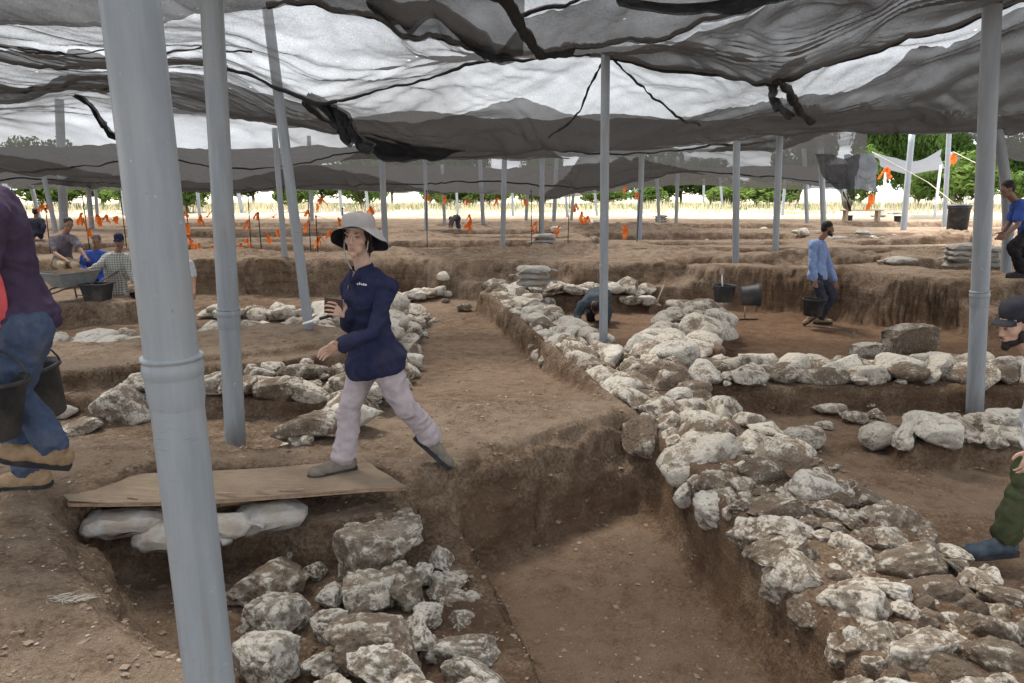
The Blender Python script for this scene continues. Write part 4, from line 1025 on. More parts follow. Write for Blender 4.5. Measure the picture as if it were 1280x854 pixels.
def hair_cap(o, M, s, mat, back=.0, long=False, beard=False, vox=.008):
    m = MB(); q = M.to_3x3()
    m.ell(M @ (Vector((0, -.026, .064)) * s), (.079 * s, .092 * s, .083 * s), q, 18, 12)
    m.ell(M @ (Vector((0, -.055, .015)) * s), (.070 * s, .060 * s, .070 * s), q, 16, 10)
    if long:
        for x in (-1, 1): limb(m, [M @ (Vector((x * .062, .030, .045)) * s), M @ (Vector((x * .071, .012, .0)) * s), M @ (Vector((x * .064, -.03, -.06)) * s)], [.014 * s, .012 * s, .02 * s])
        limb(m, [M @ (Vector((.0, -.075, -.02)) * s), M @ (Vector((.0, -.095, -.09)) * s), M @ (Vector((0, -.085, -.16)) * s)], [.05 * s, .042 * s, .018 * s])
    me = remesh(m, vox, 2); ruffle(me, .006, (40, 40, 25), 3); link('hair', me, mat, o)
    if beard:
        m = MB(); m.ell(M @ (Vector((0, .040, -.072)) * s), (.050 * s, .044 * s, .032 * s), q, 16, 10); m.ell(M @ (Vector((0, .078, -.095)) * s), (.026 * s, .02 * s, .024 * s), q, 12, 8)
        for x in (-1, 1): m.ell(M @ (Vector((x * .055, .018, -.045)) * s), (.014 * s, .022 * s, .04 * s), q, 10, 8)
        m.ell(M @ (Vector((0, .094, -.039)) * s), (.024 * s, .008 * s, .005 * s), q, 10, 6)
        link('beard', remesh(m, vox, 2), mat, o)
def shoe(o, an, toe, ground_n, mat, sole, s=1.0, name='shoe'):
    f = (toe - an); up = Vector(ground_n); f = (f - up * f.dot(up)); L = f.length; f.normalize(); side = f.cross(up)
    s = s * 1.12; base = an - up * .078 * s
    m = MB(); rot = Matrix((side, f, up)).transposed()
    m.ell(base - f * .035 * s + up * .045 * s, (.042 * s, .055 * s, .05 * s), rot); m.ell(base + f * .06 * s + up * .042 * s, (.043 * s, .085 * s, .045 * s), rot); m.ell(base + f * .15 * s + up * .034 * s, (.047 * s, .07 * s, .034 * s), rot)
    limb(m, [base + up * .05 * s, base + up * .095 * s], [.050 * s, .046 * s])
    me = remesh(m, .007, 2); ruffle(me, .007, (22, 22, 22), 4); k = link(name, me, mat, o)
    prof = [(-.088, .018), (-.078, .034), (-.02, .040), (.05, .040), (.12, .046), (.175, .040), (.205, .026), (.218, .010)]
    vt, ft = [], []
    for z in (-.006, .020):
        for a, w in prof: vt.append(base + f * a * s + side * w * s + up * z * s)
        for a, w in prof[::-1]: vt.append(base + f * a * s - side * w * s + up * z * s)
    n = len(prof) * 2; ft = [tuple(range(n))[::-1], tuple(range(n, 2 * n))] + [(i, (i + 1) % n, n + (i + 1) % n, n + i) for i in range(n)]
    MB().add(vt, ft).build('sole', sole, k, False)
    return k
def person(J, label, s=1.0, vox=.011, fwd=None, face=None, hup=(0, 0, 1), skin=None, shirt=None, trousers=None, shoes=None, soles=None, sleeves='long', hair=None, beard=False, long=False, hat=None,
           female=False, bulk=1.0, group=None, curl=.5, thumb=None, facebits=True, loose=1.0, handed=True, untuck=.10, skinvox=None, fist=None, hs=1.0):
    J = {k: (Vector(v) if not isinstance(v, Vector) else v) for k, v in J.items()}
    P, N = J['pelvis'], J['neck']
    feet = [J[k].z for k in ('toeL', 'toeR') if k in J]
    root = empty('person', (P.x, P.y, min(feet) if feet else P.z - .5)); tag(root, label, 'person', group)
    hold = bpy.data.objects.new  # parts are built in world space and shifted below
    up = (N - P).normalized()
    sl = (J['shR'] - J['shL']).normalized(); hl = (J['hipR'] - J['hipL']).normalized()
    f = Vector(fwd).normalized() if fwd is not None else up.cross(sl).normalized()
    def torso(m, g, top=True, bottom=-.06, upto=1.0, flare=0.):
        ring = []
        T = [(bottom, .152, .110), (.0, .165, .120), (.14, .152, .112), (.32, .132 if female else .148, .098), (.52, .142 if female else .160, .110), (.70, .158 if female else .175, .112), (.86, .150 if female else .168, .096), (.95, .118, .080), (1.0, .074, .066)]
        for t, rx, ry in T:
            if t > upto: continue
            lx = hl.lerp(sl, max(0, min(1, t))).normalized(); dy = up.cross(lx).normalized()
            bulge = Vector()
            if female and .45 < t < .75: bulge = f * .018
            ring.append((P.lerp(N, t) if t >= 0 else P + (P - N).normalized() * abs(t) * (N - P).length + bulge, lx, dy, (rx * s * bulk + g + flare * max(0, min(1, (.22 - t) / .22))), (ry * s * bulk + g + flare * max(0, min(1, (.22 - t) / .22)))))
            ring[-1] = (ring[-1][0] + bulge * s, *ring[-1][1:])
        loft(m, ring)
        if top and upto >= 1:
            for k in ('shL', 'shR'): limb(m, [N - up * .05 * s, J[k]], [.055 * s + g, (.047 if female else .058) * s + g])
    def arm(m, k, g, t0=0, t1=1.0, cuffr=0.):
        a, b, c = J['sh' + k], J['el' + k], J['wr' + k]
        if t1 <= .5: e = a.lerp(b, t1 * 2); limb(m, [a, e], [.056 * s * bulk + g, .050 * s * bulk + g * 1.5])
        else: limb(m, [a, b, b.lerp(c, (t1 - .5) * 2)], [(.046 if female else .056) * s * bulk + g, .044 * s * bulk + g, .031 * s + g + cuffr])
    def leg(m, k, g, hem=0.):
        a, b, c = J['hip' + k], J['kn' + k], J['an' + k]
        if hem: c = b.lerp(c, .90)
        back = (c - b).normalized().cross(hl).normalized(); back = back if back.dot(f) < 0 else -back
        limb(m, [a, b, b.lerp(c, .35) + back * .015 * s, c], [.090 * s * bulk + g, .058 * s + g, .054 * s + g, .036 * s + g + hem], 14)
    # one continuous body
    M = head_frame(J['head'], Vector(face) if face is not None else f, Vector(hup))
    m = MB(); torso(m, -.012 * s, bottom=-.05)
    for k in 'LR':
        if 'el' + k in J: arm(m, k, -.013 if sleeves == 'long' else -.004)
        if 'kn' + k in J: leg(m, k, -.012)
        if handed and 'hd' + k in J:
            d = J['hd' + k] - J['wr' + k]; tv = Vector((thumb or {}).get(k, f)); bu = Vector(((fist or {}).get(k, (0, 0, 1))))
            hand(m, J['wr' + k], d, bu, tv, s * 1.06, curl if not isinstance(curl, dict) else curl.get(k, .5), .3)
    limb(m, [N - up * .03 * s, J['head'] + (M.to_3x3() @ Vector((0, -.02, -.055))) * s], [.057 * s, .050 * s if female else .058 * s])
    head_prims(m, M, s * hs, female)
    me = remesh(m, skinvox or max(.0045, vox * .6), 2); link('body', me, skin, root)
    if facebits: face_bits(root, M, s * hs)
    if hair: hair_cap(root, M, s * hs, hair, 0, long, beard, max(.006, vox * .7))
    if trousers:
        m = MB(); torso(m, (-.002 if female else .008) * s, False, -.10, .14)
        for k in 'LR': leg(m, k, .010 * s * loose, .026 * s * max(1, loose))
        for k in 'LR': limb(m, [P, J['hip' + k]], [.11 * s, (.086 if female else .095) * s])
        me = remesh(m, vox, 4); ruffle(me, .028 * s, (8, 8, 10), 11, .3); link('trousers', me, trousers, root)
    if shirt:
        m = MB(); torso(m, .014 * s, True, -untuck, 1.0, (.058 if female else .030) * s)
        for k in 'LR':
            if 'el' + k in J:
                if sleeves == 'long': arm(m, k, (.006 if female else .013) * s, 0, .96, .010)
                elif sleeves == 'rolled': arm(m, k, .012 * s, 0, .72)
                else: arm(m, k, .012 * s, 0, .36)
        me = remesh(m, vox, 4); ruffle(me, .024 * s, (7, 7, 8), 23, .3); link('shirt', me, shirt, root)
    if shoes:
        for k in 'LR':
            if 'an' + k in J:
                gn = J.get('sn' + k, Vector((0, 0, 1))); shoe(root, J['an' + k], J['toe' + k], Vector(gn).normalized(), shoes, soles or M_SOLE, s)
    for ch in root.children:
        ch.matrix_parent_inverse = Matrix.Translation(-root.location)
    root['_M'] = 0
    del root['_M']
    return root, M
def addpart(root, o):
    o.parent = root; o.matrix_parent_inverse = Matrix.Translation(-root.location); return o
def JP(d):
    return {k: PY(*v) for k, v in d.items()}

# woman walking across the board
WJ = JP(dict(pelvis=(469,447,4.64), neck=(455,338,4.58), head=(447,298,4.52), shL=(486,360,4.48), elL=(466,416,4.36), wrL=(427,431,4.28), hdL=(402,441,4.22), shR=(437,358,4.70), elR=(436,407,4.66), wrR=(436,392,4.50), hdR=(412,384,4.42),
   hipL=(482,458,4.58), hipR=(456,458,4.70), knL=(506,510,4.60), anL=(540,547,4.76), toeL=(534,582,4.70), knR=(437,506,4.60), anR=(428,574,4.56), toeR=(396,592,4.46)))
WJ['snL'] = Vector((.62, .15, .75)); WJ['snR'] = Vector((0, 0, 1))
woman, WM = person(WJ, 'woman in navy shirt and wide pale hat stepping across the board', .985, .0085, (-.85, -.5, 0), (-.16, -.98, -.02), (0.05, 0, 1), M_SKIN_PALE, M_NAVY, M_LILAC, M_BOOTGREY, M_SOLE, 'long', M_HAIR, False, True, None, True, .96, None,
   {'L': .28, 'R': .55}, {'L': (.1, -.5, .8), 'R': (0, .3, 1)}, True, 1.2, True, .17, .004, {'L': (-.3, -.5, .8), 'R': (.2, -1, 0)}, 1.12)
def wadd(mb, name, mat, par=None, smooth=True):
    o = mb.build(name, mat, None, smooth); addpart(woman if par is None else par, o)
    if par is not None: o.matrix_parent_inverse = Matrix.Translation(-woman.location)
    return o
# hat: crown, stiff brim drooping at the sides, flap behind, chin cord
HM = WM @ Matrix.Translation((0, -.016, .066)) @ Euler((R(5), R(4), 0)).to_matrix().to_4x4()
cr_ = MB(); cr_.lathe([(.102, -.012), (.105, .012), (.104, .04), (.099, .062), (.087, .080), (.055, .091), (.001, .094)], 40, HM @ Matrix.Diagonal((.98, 1.12, 1.0, 1)))
hc = wadd(cr_, 'hat_crown', M_HAT)
def brim(off, name, mat):
    vs_, fs = [], []; n = 60; rr = (0, .3, .6, .85, 1.0)
    for t in rr:
        for j in range(n):
            a = 2 * math.pi * j / n; ca, sa = math.cos(a), math.sin(a)
            wid = .062 + .012 * max(0, sa) + .05 * max(0, -sa) + .012 * abs(ca)
            r0 = .094; drop = .012 + .022 * t + .06 * t * abs(ca) ** 2 + .12 * t * max(0, -sa) ** 1.5 - .035 * t * max(0, sa) + .006 * math.sin(5 * a + 1) * t
            x = ca * (r0 * .98 + wid * t); y = sa * (r0 * 1.12 + wid * t * (1 if sa > 0 else .45)); vs_.append(HM @ Vector((x, y, .002 - drop * t - off)))
    for i in range(len(rr) - 1):
        for j in range(n): fs.append((i * n + j, i * n + (j + 1) % n, (i + 1) * n + (j + 1) % n, (i + 1) * n + j))
    return wadd(MB().add(vs_, fs), name, mat)
brim(0, 'hat_brim', M_HAT); brim(.004, 'brim_lining', M_LINING)
cp = []
for x in (-1, 1):
    cp.append([WM @ Vector((x * .078, .01, .03)), WM @ Vector((x * .075, .035, -.06)), WM @ Vector((x * .055, .05, -.13)), WM @ Vector((x * .01, .075, -.185))])
for c_ in cp:
    pts = [c_[0]] + [c_[0].lerp(c_[1], .5), c_[1], c_[1].lerp(c_[2], .5), c_[2], c_[2].lerp(c_[3], .6), c_[3]]
    wadd(MB().tube(pts, .0042, 6), 'chin_cord', M_HAT)
# collar, placket, buttons, chest lettering, pocket, belt loop
def ribbon(pts, w, nrm, thick=.004):
    m = MB(); pts = [Vector(p) for p in pts]
    for a, b in zip(pts, pts[1:]):
        t = (b - a).normalized(); sd_ = t.cross(nrm).normalized() * w / 2; o_ = nrm.normalized() * thick
        q = [a - sd_, a + sd_, b + sd_, b - sd_]; m.add(q + [p + o_ for p in q], [(0, 1, 2, 3), (7, 6, 5, 4), (0, 4, 5, 1), (1, 5, 6, 2), (2, 6, 7, 3), (3, 7, 4, 0)])
    return m
UPW = (WJ['neck'] - WJ['pelvis']).normalized(); FW = Vector((-.85, -.5, 0)).normalized(); RW = FW.cross(Vector((0, 0, 1)))
NB = WJ['neck']
for sg in (-1, 1):
    mm_ = MB(); pts = [NB - FW * .065 + UPW * .045 + RW * sg * .0, NB - FW * .02 + UPW * .045 + RW * sg * .072, NB + FW * .055 + UPW * .02 + RW * sg * .062, NB + FW * .105 - UPW * .055 + RW * sg * .03]
    lo = [NB - FW * .075 - UPW * .005, NB - FW * .02 - UPW * .01 + RW * sg * .088, NB + FW * .06 - UPW * .045 + RW * sg * .085, NB + FW * .112 - UPW * .075 + RW * sg * .045]
    vs_ = pts + lo + [p + FW * .006 + RW * sg * .006 for p in pts] + [p + FW * .006 + RW * sg * .006 for p in lo]
    fs = []
    for i in range(3): fs += [(i, i + 1, i + 5, i + 4), (i + 8, i + 12, i + 13, i + 9), (i, i + 8, i + 9, i + 1), (i + 4, i + 5, i + 13, i + 12)]
    wadd(mm_.add(vs_, fs), 'collar', M_NAVY)
# open neck: a wedge of skin
wadd(MB().add([NB + FW * .072 + UPW * .0 + RW * .035, NB + FW * .072 - RW * .035, NB + FW * .132 - UPW * .125, NB + FW * .05 - UPW * .06], [(0, 1, 2), (0, 2, 3), (1, 3, 2), (0, 3, 1)]), 'neckline', M_SKIN_PALE)
chest = PY(451, 356 + 16, 4.46)
# held notebook, ranging stick (things of their own)
def ranging():
    a, b = PY(378, 405, 4.40), PY(436, 388, 4.50); o = empty('scale_stick', a); tag(o, 'short black and white striped scale stick held in the woman\'s hand', 'scale stick')
    d = (b - a)
    for i, (t0, t1, mt) in enumerate(((0, .36, 'w'), (.36, .64, 'b'), (.64, 1.0, 'w'))):
        MB().tube([d * t0, d * t1], .010 if i else [.006, .010], 10).build('band', M_WHITEPAINT if mt == 'w' else M_BLACKPLASTIC, o)
M_WHITEPAINT = simple('white_paint', (.72, .72, .70), .5, .08, 10, 0, 1, .3, (.3, .25, .2), .2); M_BLACKPLASTIC = simple('black_plastic', (.02, .02, .022), .5, .3, 14, .15, 60, .35, (.14, .11, .085), .35)
ranging()
M_BOARDBROWN = simple('brown_cover', (.060, .030, .022), .7, .15, 10)
nb = empty('notebook', PY(417, 383, 4.47)); tag(nb, 'small brown notebook held up in the woman\'s far hand', 'notebook')
nq = Euler((R(4), R(6), R(-14))).to_matrix()
MB().box((0, 0, 0), (.125, .006, .10), nq).build('cover', M_BOARDBROWN, nb); MB().box(nq @ Vector((0, .010, 0)), (.120, .012, .095), nq).build('pages', M_WHITEPAINT, nb); MB().box(nq @ Vector((0, .019, 0)), (.125, .005, .10), nq).build('cover', M_BOARDBROWN, nb)

# man in purple leaving to the left with buckets
LJ = JP(dict(pelvis=(22,398,3.80), neck=(-18,236,3.72), head=(-48,178,3.70), shL=(-12,268,3.52), elL=(-30,350,3.45), wrL=(-20,420,3.42), hdL=(-20,440,3.42), shR=(-5,262,3.92), elR=(10,345,4.02), wrR=(35,415,4.02), hdR=(38,432,4.02),
   hipL=(34,412,3.68), hipR=(14,412,3.90), knL=(18,490,3.66), anL=(70,562,3.72), toeL=(20,612,3.66), knR=(0,500,3.9), anR=(38,590,3.9), toeR=(-20,612,3.86)))
LJ['snL'] = Vector((.5, 0, .85)); LJ['snR'] = Vector((0, 0, 1))
lman, LM = person(LJ, 'man in purple shirt and blue jeans walking away with black buckets', 1.08, .011, (-1, 0, 0), (-1, 0, -.1), (0, 0, 1), M_SKIN, M_PURPLE, M_DENIM, M_TAN, M_SOLE, 'short', M_HAIR, facebits=False, bulk=1.10, untuck=.12, loose=.8)
o_ = MB(); q_ = [PY(2, 330, 3.50), PY(12, 372, 3.51), PY(8, 412, 3.53), PY(-14, 415, 3.52), PY(-16, 330, 3.50)]
addpart(lman, MB().tube([PY(-5, 338, 3.60), PY(-3, 372, 3.60), PY(-1, 408, 3.60)], [.022, .045, .05], 12, flat=.6).build('side_panel', M_CORAL))
# man in dark cap at the right edge
RJ = JP(dict(pelvis=(1372,545,3.98), neck=(1298,446,3.95), head=(1270,408,3.93), shL=(1310,470,4.12), elL=(1290,520,4.2), wrL=(1292,560,4.15), hdL=(1290,585,4.1), shR=(1318,475,3.78), elR=(1300,520,3.72), wrR=(1290,560,3.72), hdR=(1285,585,3.7),
   hipL=(1360,560,4.1), hipR=(1365,560,3.86), knL=(1286,578,4.0), anL=(1254,676,3.98), toeL=(1199,700,3.94), knR=(1400,640,3.8), anR=(1460,700,3.8), toeR=(1420,730,3.75)))
rman, RM = person(RJ, 'bearded man in dark cap and olive trousers leaning into the dig', 1.02, .011, (-1, -.1, -.2), (-.97, -.12, -.28), (-.25, 0, 1), M_SKIN_PALE, M_PALE, M_OLIVE, M_BOOTBLUE, M_SOLE, 'long', M_HAIR, True, bulk=1.0)
def cap(root, M, s=1.0, mat=None):
    c = MB(); HMx = M @ Matrix.Translation((0, -.022, .074)); c.lathe([(.080 * s, -.015), (.082 * s, .01), (.079 * s, .04), (.068 * s, .068), (.038 * s, .083), (.001, .087)], 28, HMx @ Matrix.Diagonal((.96, 1.14, 1, 1)))
    addpart(root, c.build('cap', mat or M_LINING))
    vs_, fs = [], []
    for t in (0, .5, 1):
        for j in range(13):
            a = math.pi * (j / 12); vs_.append(HMx @ Vector((math.cos(a) * .074 * s, (.075 + .06 * t * math.sin(a) ** .7) * s * (1 if True else 1), -.006 - .022 * t - .012 * math.cos(a) ** 2)))
    n0 = len(vs_); vs_ += [p + Vector((0, 0, -.004)) for p in vs_]
    for b in (0, n0):
        for i in range(2):
            for j in range(12): fs.append((b + i * 13 + j, b + i * 13 + j + 1, b + (i + 1) * 13 + j + 1, b + (i + 1) * 13 + j))
    addpart(root, MB().add(vs_, fs).build('cap_peak', mat or M_LINING))
cap(rman, RM, 1.02)
addpart(rman, MB().tube([RJ['anL'] + Vector((0, 0, .0)), RJ['anL'] + Vector((0.005, 0, .05))], .052, 12).build('sock', M_RED))
# man in light blue shirt carrying a bucket across the red floor
BJ = JP(dict(pelvis=(1022,344,12.1), neck=(1023,300,12.05), head=(1035,287,12.0), shL=(1027,306,12.25), elL=(1036,330,12.3), wrL=(1043,351,12.2), hdL=(1045,358,12.2), shR=(1016,306,11.85), elR=(1015,330,11.78), wrR=(1018,349,11.8), hdR=(1019,357,11.8),
   hipL=(1026,347,12.2), hipR=(1020,347,11.98), knL=(1042,370,12.15), anL=(1024,398,12.3), toeL=(1042,406,12.3), knR=(1028,374,11.95), anR=(1016,392,12.1), toeR=(1020,407,12.1)))
BJ['snR'] = Vector((-.6, 0, .8)); BJ['snL'] = Vector((0, 0, 1))
bman, BM = person(BJ, 'bearded man in light blue shirt walking across the red floor with a bucket', .97, .016, (1, -.15, 0), (.96, -.25, -.1), (.1, 0, 1), M_SKIN_TAN, M_SKYBLUE, M_DARKTROUSER, M_TAN, M_SOLE, 'long', M_HAIR, True, untuck=.12)
# man in bright blue bending beside the bowed pole
CJ = JP(dict(pelvis=(1288,290,11.2), neck=(1270,252,11.1), head=(1259,238,11.05), shL=(1276,258,10.9), elL=(1272,281,10.8), wrL=(1260,292,10.8), hdL=(1254,296,10.8), shR=(1272,258,11.3), elR=(1262,278,11.35), wrR=(1254,290,11.3), hdR=(1250,296,11.3),
   hipL=(1286,294,11.05), hipR=(1290,294,11.3), knL=(1264,309,10.95), anL=(1278,340,11.0), toeL=(1262,347,11.0), knR=(1280,315,11.3), anR=(1290,338,11.3), toeR=(1275,345,11.3)))
cman, CM = person(CJ, 'man in bright blue shirt and black trousers bending by the sandbag stack', 1.0, .016, (-1, 0, -.3), (-.95, -.1, -.3), (-.2, 0, 1), M_SKIN_TAN, M_BLUE, M_BLACK, M_SOLE, M_SOLE, 'short', M_HAIR, untuck=.1)
# diggers on the left terrace
GJ = JP(dict(pelvis=(78,326,14.4), neck=(80,293,14.3), head=(86,281,14.25), shL=(92,299,14.2), elL=(101,313,14.0), wrL=(107,321,13.9), hdL=(111,325,13.85), shR=(66,300,14.4), elR=(70,318,14.1), wrR=(84,326,13.9), hdR=(90,328,13.85),
   hipL=(84,328,14.3), hipR=(73,328,14.4), knL=(95,332,13.8), anL=(95,362,13.75), toeL=(98,368,13.6), knR=(78,332,13.8), anR=(78,362,13.75), toeR=(78,368,13.6)))
gman, GM = person(GJ, 'man in grey tee shirt seated behind the wheelbarrow', 1.0, .018, (.25, -1, 0), (.7, -.7, -.2), (0, 0, 1), M_SKIN_TAN, M_GREYTEE, M_KHAKI, M_SOLE, M_SOLE, 'short', M_HAIR, bulk=1.1)
HJ = JP(dict(pelvis=(121,345,14.5), neck=(118,313,14.4), head=(121,302,14.35), shL=(130,318,14.4), elL=(134,332,14.3), wrL=(132,344,14.1), hdL=(131,348,14.1), shR=(107,318,14.4), elR=(102,332,14.3), wrR=(106,344,14.1), hdR=(108,348,14.1),
   hipL=(126,348,14.45), hipR=(116,348,14.45), knL=(132,352,14.0), anL=(132,372,14.0), toeL=(132,378,13.85), knR=(114,352,14.0), anR=(114,372,14.0), toeR=(114,378,13.85)))
hman, HMM = person(HJ, 'greying man in blue shirt squatting behind the black tub', 1.0, .018, (.2, -1, 0), (.3, -.9, -.25), (0, 0, 1), M_SKIN_TAN, M_BLUE, M_BLUE, M_SOLE, M_SOLE, 'long', M_GREYHAIR, bulk=1.05)
KJ = JP(dict(pelvis=(144,364,13.0), neck=(146,315,12.95), head=(149,303,12.9), shL=(159,323,12.95), elL=(163,340,12.9), wrL=(169,352,12.8), hdL=(172,357,12.8), shR=(134,322,12.95), elR=(126,331,12.8), wrR=(118,335,12.75), hdR=(114,335,12.7),
   hipL=(149,368,13.0), hipR=(139,368,13.0), knL=(153,392,12.9), anL=(153,418,12.95), toeL=(156,424,12.8), knR=(142,392,12.9), anR=(140,418,12.95), toeR=(138,424,12.8)))
kman, KM = person(KJ, 'moustached man in checked shirt and dark cap beside the wheelbarrow', 1.0, .016, (.15, -1, 0), (.15, -.95, -.2), (0, 0, 1), M_SKIN_TAN, M_CHECK, M_KHAKI, M_SOLE, M_SOLE, 'long', M_HAIR, bulk=1.15, untuck=.12)
cap(kman, KM, 1.0, M_NAVY)
addpart(kman, MB().ell(KM @ Vector((0, .1, -.037)), (.032, .012, .010), KM.to_3x3()).build('moustache', M_HAIR))
# digger mostly hidden by the near pipe
DJ = JP(dict(pelvis=(222,372,12.0), neck=(224,322,11.9), head=(222,306,11.9), shL=(237,330,11.8), elL=(242,349,11.7), wrL=(243,366,11.5), hdL=(243,372,11.45), shR=(213,330,11.9), elR=(210,349,11.7), wrR=(214,364,11.5), hdR=(216,370,11.5),
   hipL=(227,376,12.), hipR=(217,376,12.), knL=(230,394,11.8), anL=(230,412,12.1), toeL=(230,418,11.9), knR=(216,394,11.8), anR=(216,412,12.1), toeR=(216,418,11.9)))
dman, DM = person(DJ, 'digger in pale tee shirt half hidden behind the thick pipe', .95, .018, (.1, -1, 0), (0, -1, -.3), (0, 0, 1), M_SKIN, M_PALE, M_DARKTROUSER, M_SOLE, M_SOLE, 'short', M_HAIR)
# seated digger seen from behind, far left
EJ = JP(dict(pelvis=(46,290,21), neck=(45,273,20.9), head=(45,266,20.9), shL=(38,276,20.9), elL=(36,284,20.8), wrL=(40,290,21.2), hdL=(42,292,21.3), shR=(52,276,20.9), elR=(55,284,20.8), wrR=(51,290,21.2), hdR=(50,292,21.3),
   hipL=(43,291,21.1), hipR=(49,291,21.1), knL=(41,289,21.5), anL=(41,297,21.6), toeL=(41,299,21.8), knR=(51,289,21.5), anR=(51,297,21.6), toeR=(51,299,21.8)))
person(EJ, 'digger in dark clothes seated with back turned beyond the wheelbarrow', .95, .022, (0, 1, 0), (0, 1, 0), (0, 0, 1), M_SKIN_TAN, M_DARKTROUSER, M_DARKTROUSER, None, None, 'long', M_HAIR, facebits=False, bulk=1.2)
# digger bent double in the small room
FJ = JP(dict(pelvis=(748,372,12.5), neck=(742,379,12.05), head=(745,386,11.85), shL=(728,381,12.05), elL=(722,393,12.0), wrL=(722,402,11.9), hdL=(722,407,11.85), shR=(757,381,12.05), elR=(760,393,12.0), wrR=(758,402,11.9), hdR=(758,407,11.85),
   hipL=(741,375,12.6), hipR=(755,375,12.6), knL=(738,392,12.4), anL=(740,410,12.7), toeL=(740,414,12.5), knR=(757,392,12.4), anR=(756,410,12.7), toeR=(756,414,12.5)))
person(FJ, 'digger in slate grey shirt bent over behind the long wall', 1.05, .018, (0, -.5, -.9), (0, -.35, -1), (0, -1, .3), M_SKIN_TAN, cloth('slate_cloth', (.065, .085, .10), .25, .3), M_DARKTROUSER, M_SOLE, M_SOLE, 'long', M_HAIR, facebits=False, bulk=1.15)
# far digger bending in the rear trench
IJ = JP(dict(pelvis=(572,272,27), neck=(567,272,26.8), head=(564,275,26.7), shL=(565,273,26.6), elL=(563,278,26.6), wrL=(562,282,26.6), hdL=(562,283,26.6), shR=(568,273,27), elR=(566,278,27), wrR=(565,282,27), hdR=(565,283,27),
   hipL=(572,273,26.9), hipR=(573,273,27.1), knL=(571,279,26.9), anL=(573,285,26.9), toeL=(571,286,26.9), knR=(573,279,27.1), anR=(574,285,27.1), toeR=(572,286,27.1)))
person(IJ, 'far digger in mauve shirt bending in the rear trench', .9, .03, (-1, 0, -.4), (-.8, 0, -.6), (0, 0, 1), M_SKIN_TAN, M_GREYTEE, M_DARKTROUSER, None, None, 'long', M_HAIR, facebits=False)
# ------------------------------------------------------------------ the board bridge
M_PLY = None
def ply_material():
    m, nt, o = nodes('weathered_plywood'); k = NT(nt); v = k.n('ShaderNodeTexCoord').outputs['Object']
    mp = k.n('ShaderNodeMapping'); mp.inputs['Scale'].default_value = (1.2, 16, 8); k.l(v, mp.inputs[0])
    g = k.noise(mp.outputs[0], 3, 6, .6); d = k.noise(v, 3.2, 6, .65); sp = k.noise(v, 40, 4, .7)
    c = k.mix(k.ramp(g, .3, .7), (.235, .175, .120), (.315, .245, .175))
    c = k.mix(k.ramp(d, .40, .66, 0, .75), c, (.185, .140, .103)); c = k.mix(k.ramp(sp, .62, .7, 0, .5), c, (.36, .31, .25))
    p = k.n('ShaderNodeBsdfPrincipled', Roughness=.9); p.inputs['Specular IOR Level'].default_value = .15
    k.l(c, p.inputs['Base Color']); k.l(k.bump(k.math('ADD', g, sp), .35, .01), p.inputs['Normal']); k.l(p.outputs[0], o.inputs[0]); return m
M_PLY = ply_material(); M_PLYEDGE = simple('torn_veneer', (.30, .20, .13), .9, .3, 20, .4, 60)
def board():
    c = [PZ(66, 602, .12), PZ(86, 635, .10), PZ(508, 612, -.03), PZ(452, 578, -.03)]      # back-left, front-left, front-right, back-right
    base = (c[0] + c[1] + c[2] + c[3]) / 4; o = empty('plywood_board', base); tag(o, 'weathered plywood board bridging the trench on sandbags', 'board')
    def layer(z0, z1, ins, seed, name, mat):
        n, m_ = 46, 18; vs_, fs = [], []
        for z in (z1, z0):
            for i in range(n + 1):
                for j in range(m_ + 1):
                    s, t = i / n, j / m_
                    e0 = .012 * (fbm(np.array([s * 14.]), np.array([seed * 1.]), o=3, s=seed)[0]) + (.03 if False else 0)
                    tt = t * (1 - ins) + e0 * (1 if t > .9 else 0) - (.02 * max(0, .10 - s) / .10 if t > .5 else 0)
                    ss = s + .006 * fbm(np.array([t * 8.]), np.array([seed * 2.]), o=3, s=seed + 3)[0] * (1 if s < .05 or s > .95 else 0)
                    a = c[0].lerp(c[3], ss); b = c[1].lerp(c[2], ss); p = a.lerp(b, tt)
                    sag = -.012 * math.sin(math.pi * s) + .006 * math.sin(7 * s + 2 * t) + (.022 * max(0, (.10 - s) / .10) * t * (1 if seed == 1 else .2))
                    vs_.append(p + Vector((0, 0, z + sag)) - base)
        K = (n + 1) * (m_ + 1); I = lambda i, j, k=0: k * K + i * (m_ + 1) + j
        for i in range(n):
            for j in range(m_): fs += [(I(i, j), I(i, j + 1), I(i + 1, j + 1), I(i + 1, j)), (I(i, j, 1), I(i + 1, j, 1), I(i + 1, j + 1, 1), I(i, j + 1, 1))]
        for i in range(n): fs += [(I(i, 0), I(i + 1, 0), I(i + 1, 0, 1), I(i, 0, 1)), (I(i + 1, m_), I(i, m_), I(i, m_, 1), I(i + 1, m_, 1))]
        for j in range(m_): fs += [(I(0, j + 1), I(0, j), I(0, j, 1), I(0, j + 1, 1)), (I(n, j), I(n, j + 1), I(n, j + 1, 1), I(n, j, 1))]
        MB().add(vs_, fs).build(name, mat, o, False)
    layer(.012, .020, .0, 1, 'top_veneer', M_PLY); layer(.0035, .0115, .012, 2, 'core_ply', M_PLYEDGE); layer(-.006, .003, .004, 3, 'bottom_veneer', M_PLYEDGE)
    for k in range(7):   # splinters lifting from the torn front edge
        s = rng.uniform(.02, .98); a = c[1].lerp(c[2], s) - base + Vector((0, .05, .021)); L = rng.uniform(.05, .16); r_ = rng.uniform(-.25, .25)
        MB().box(a, (L, .012, .003), Euler((0, rng.uniform(-.08, .08), r_)).to_matrix()).build('splinter', M_PLYEDGE, o, False)
board()

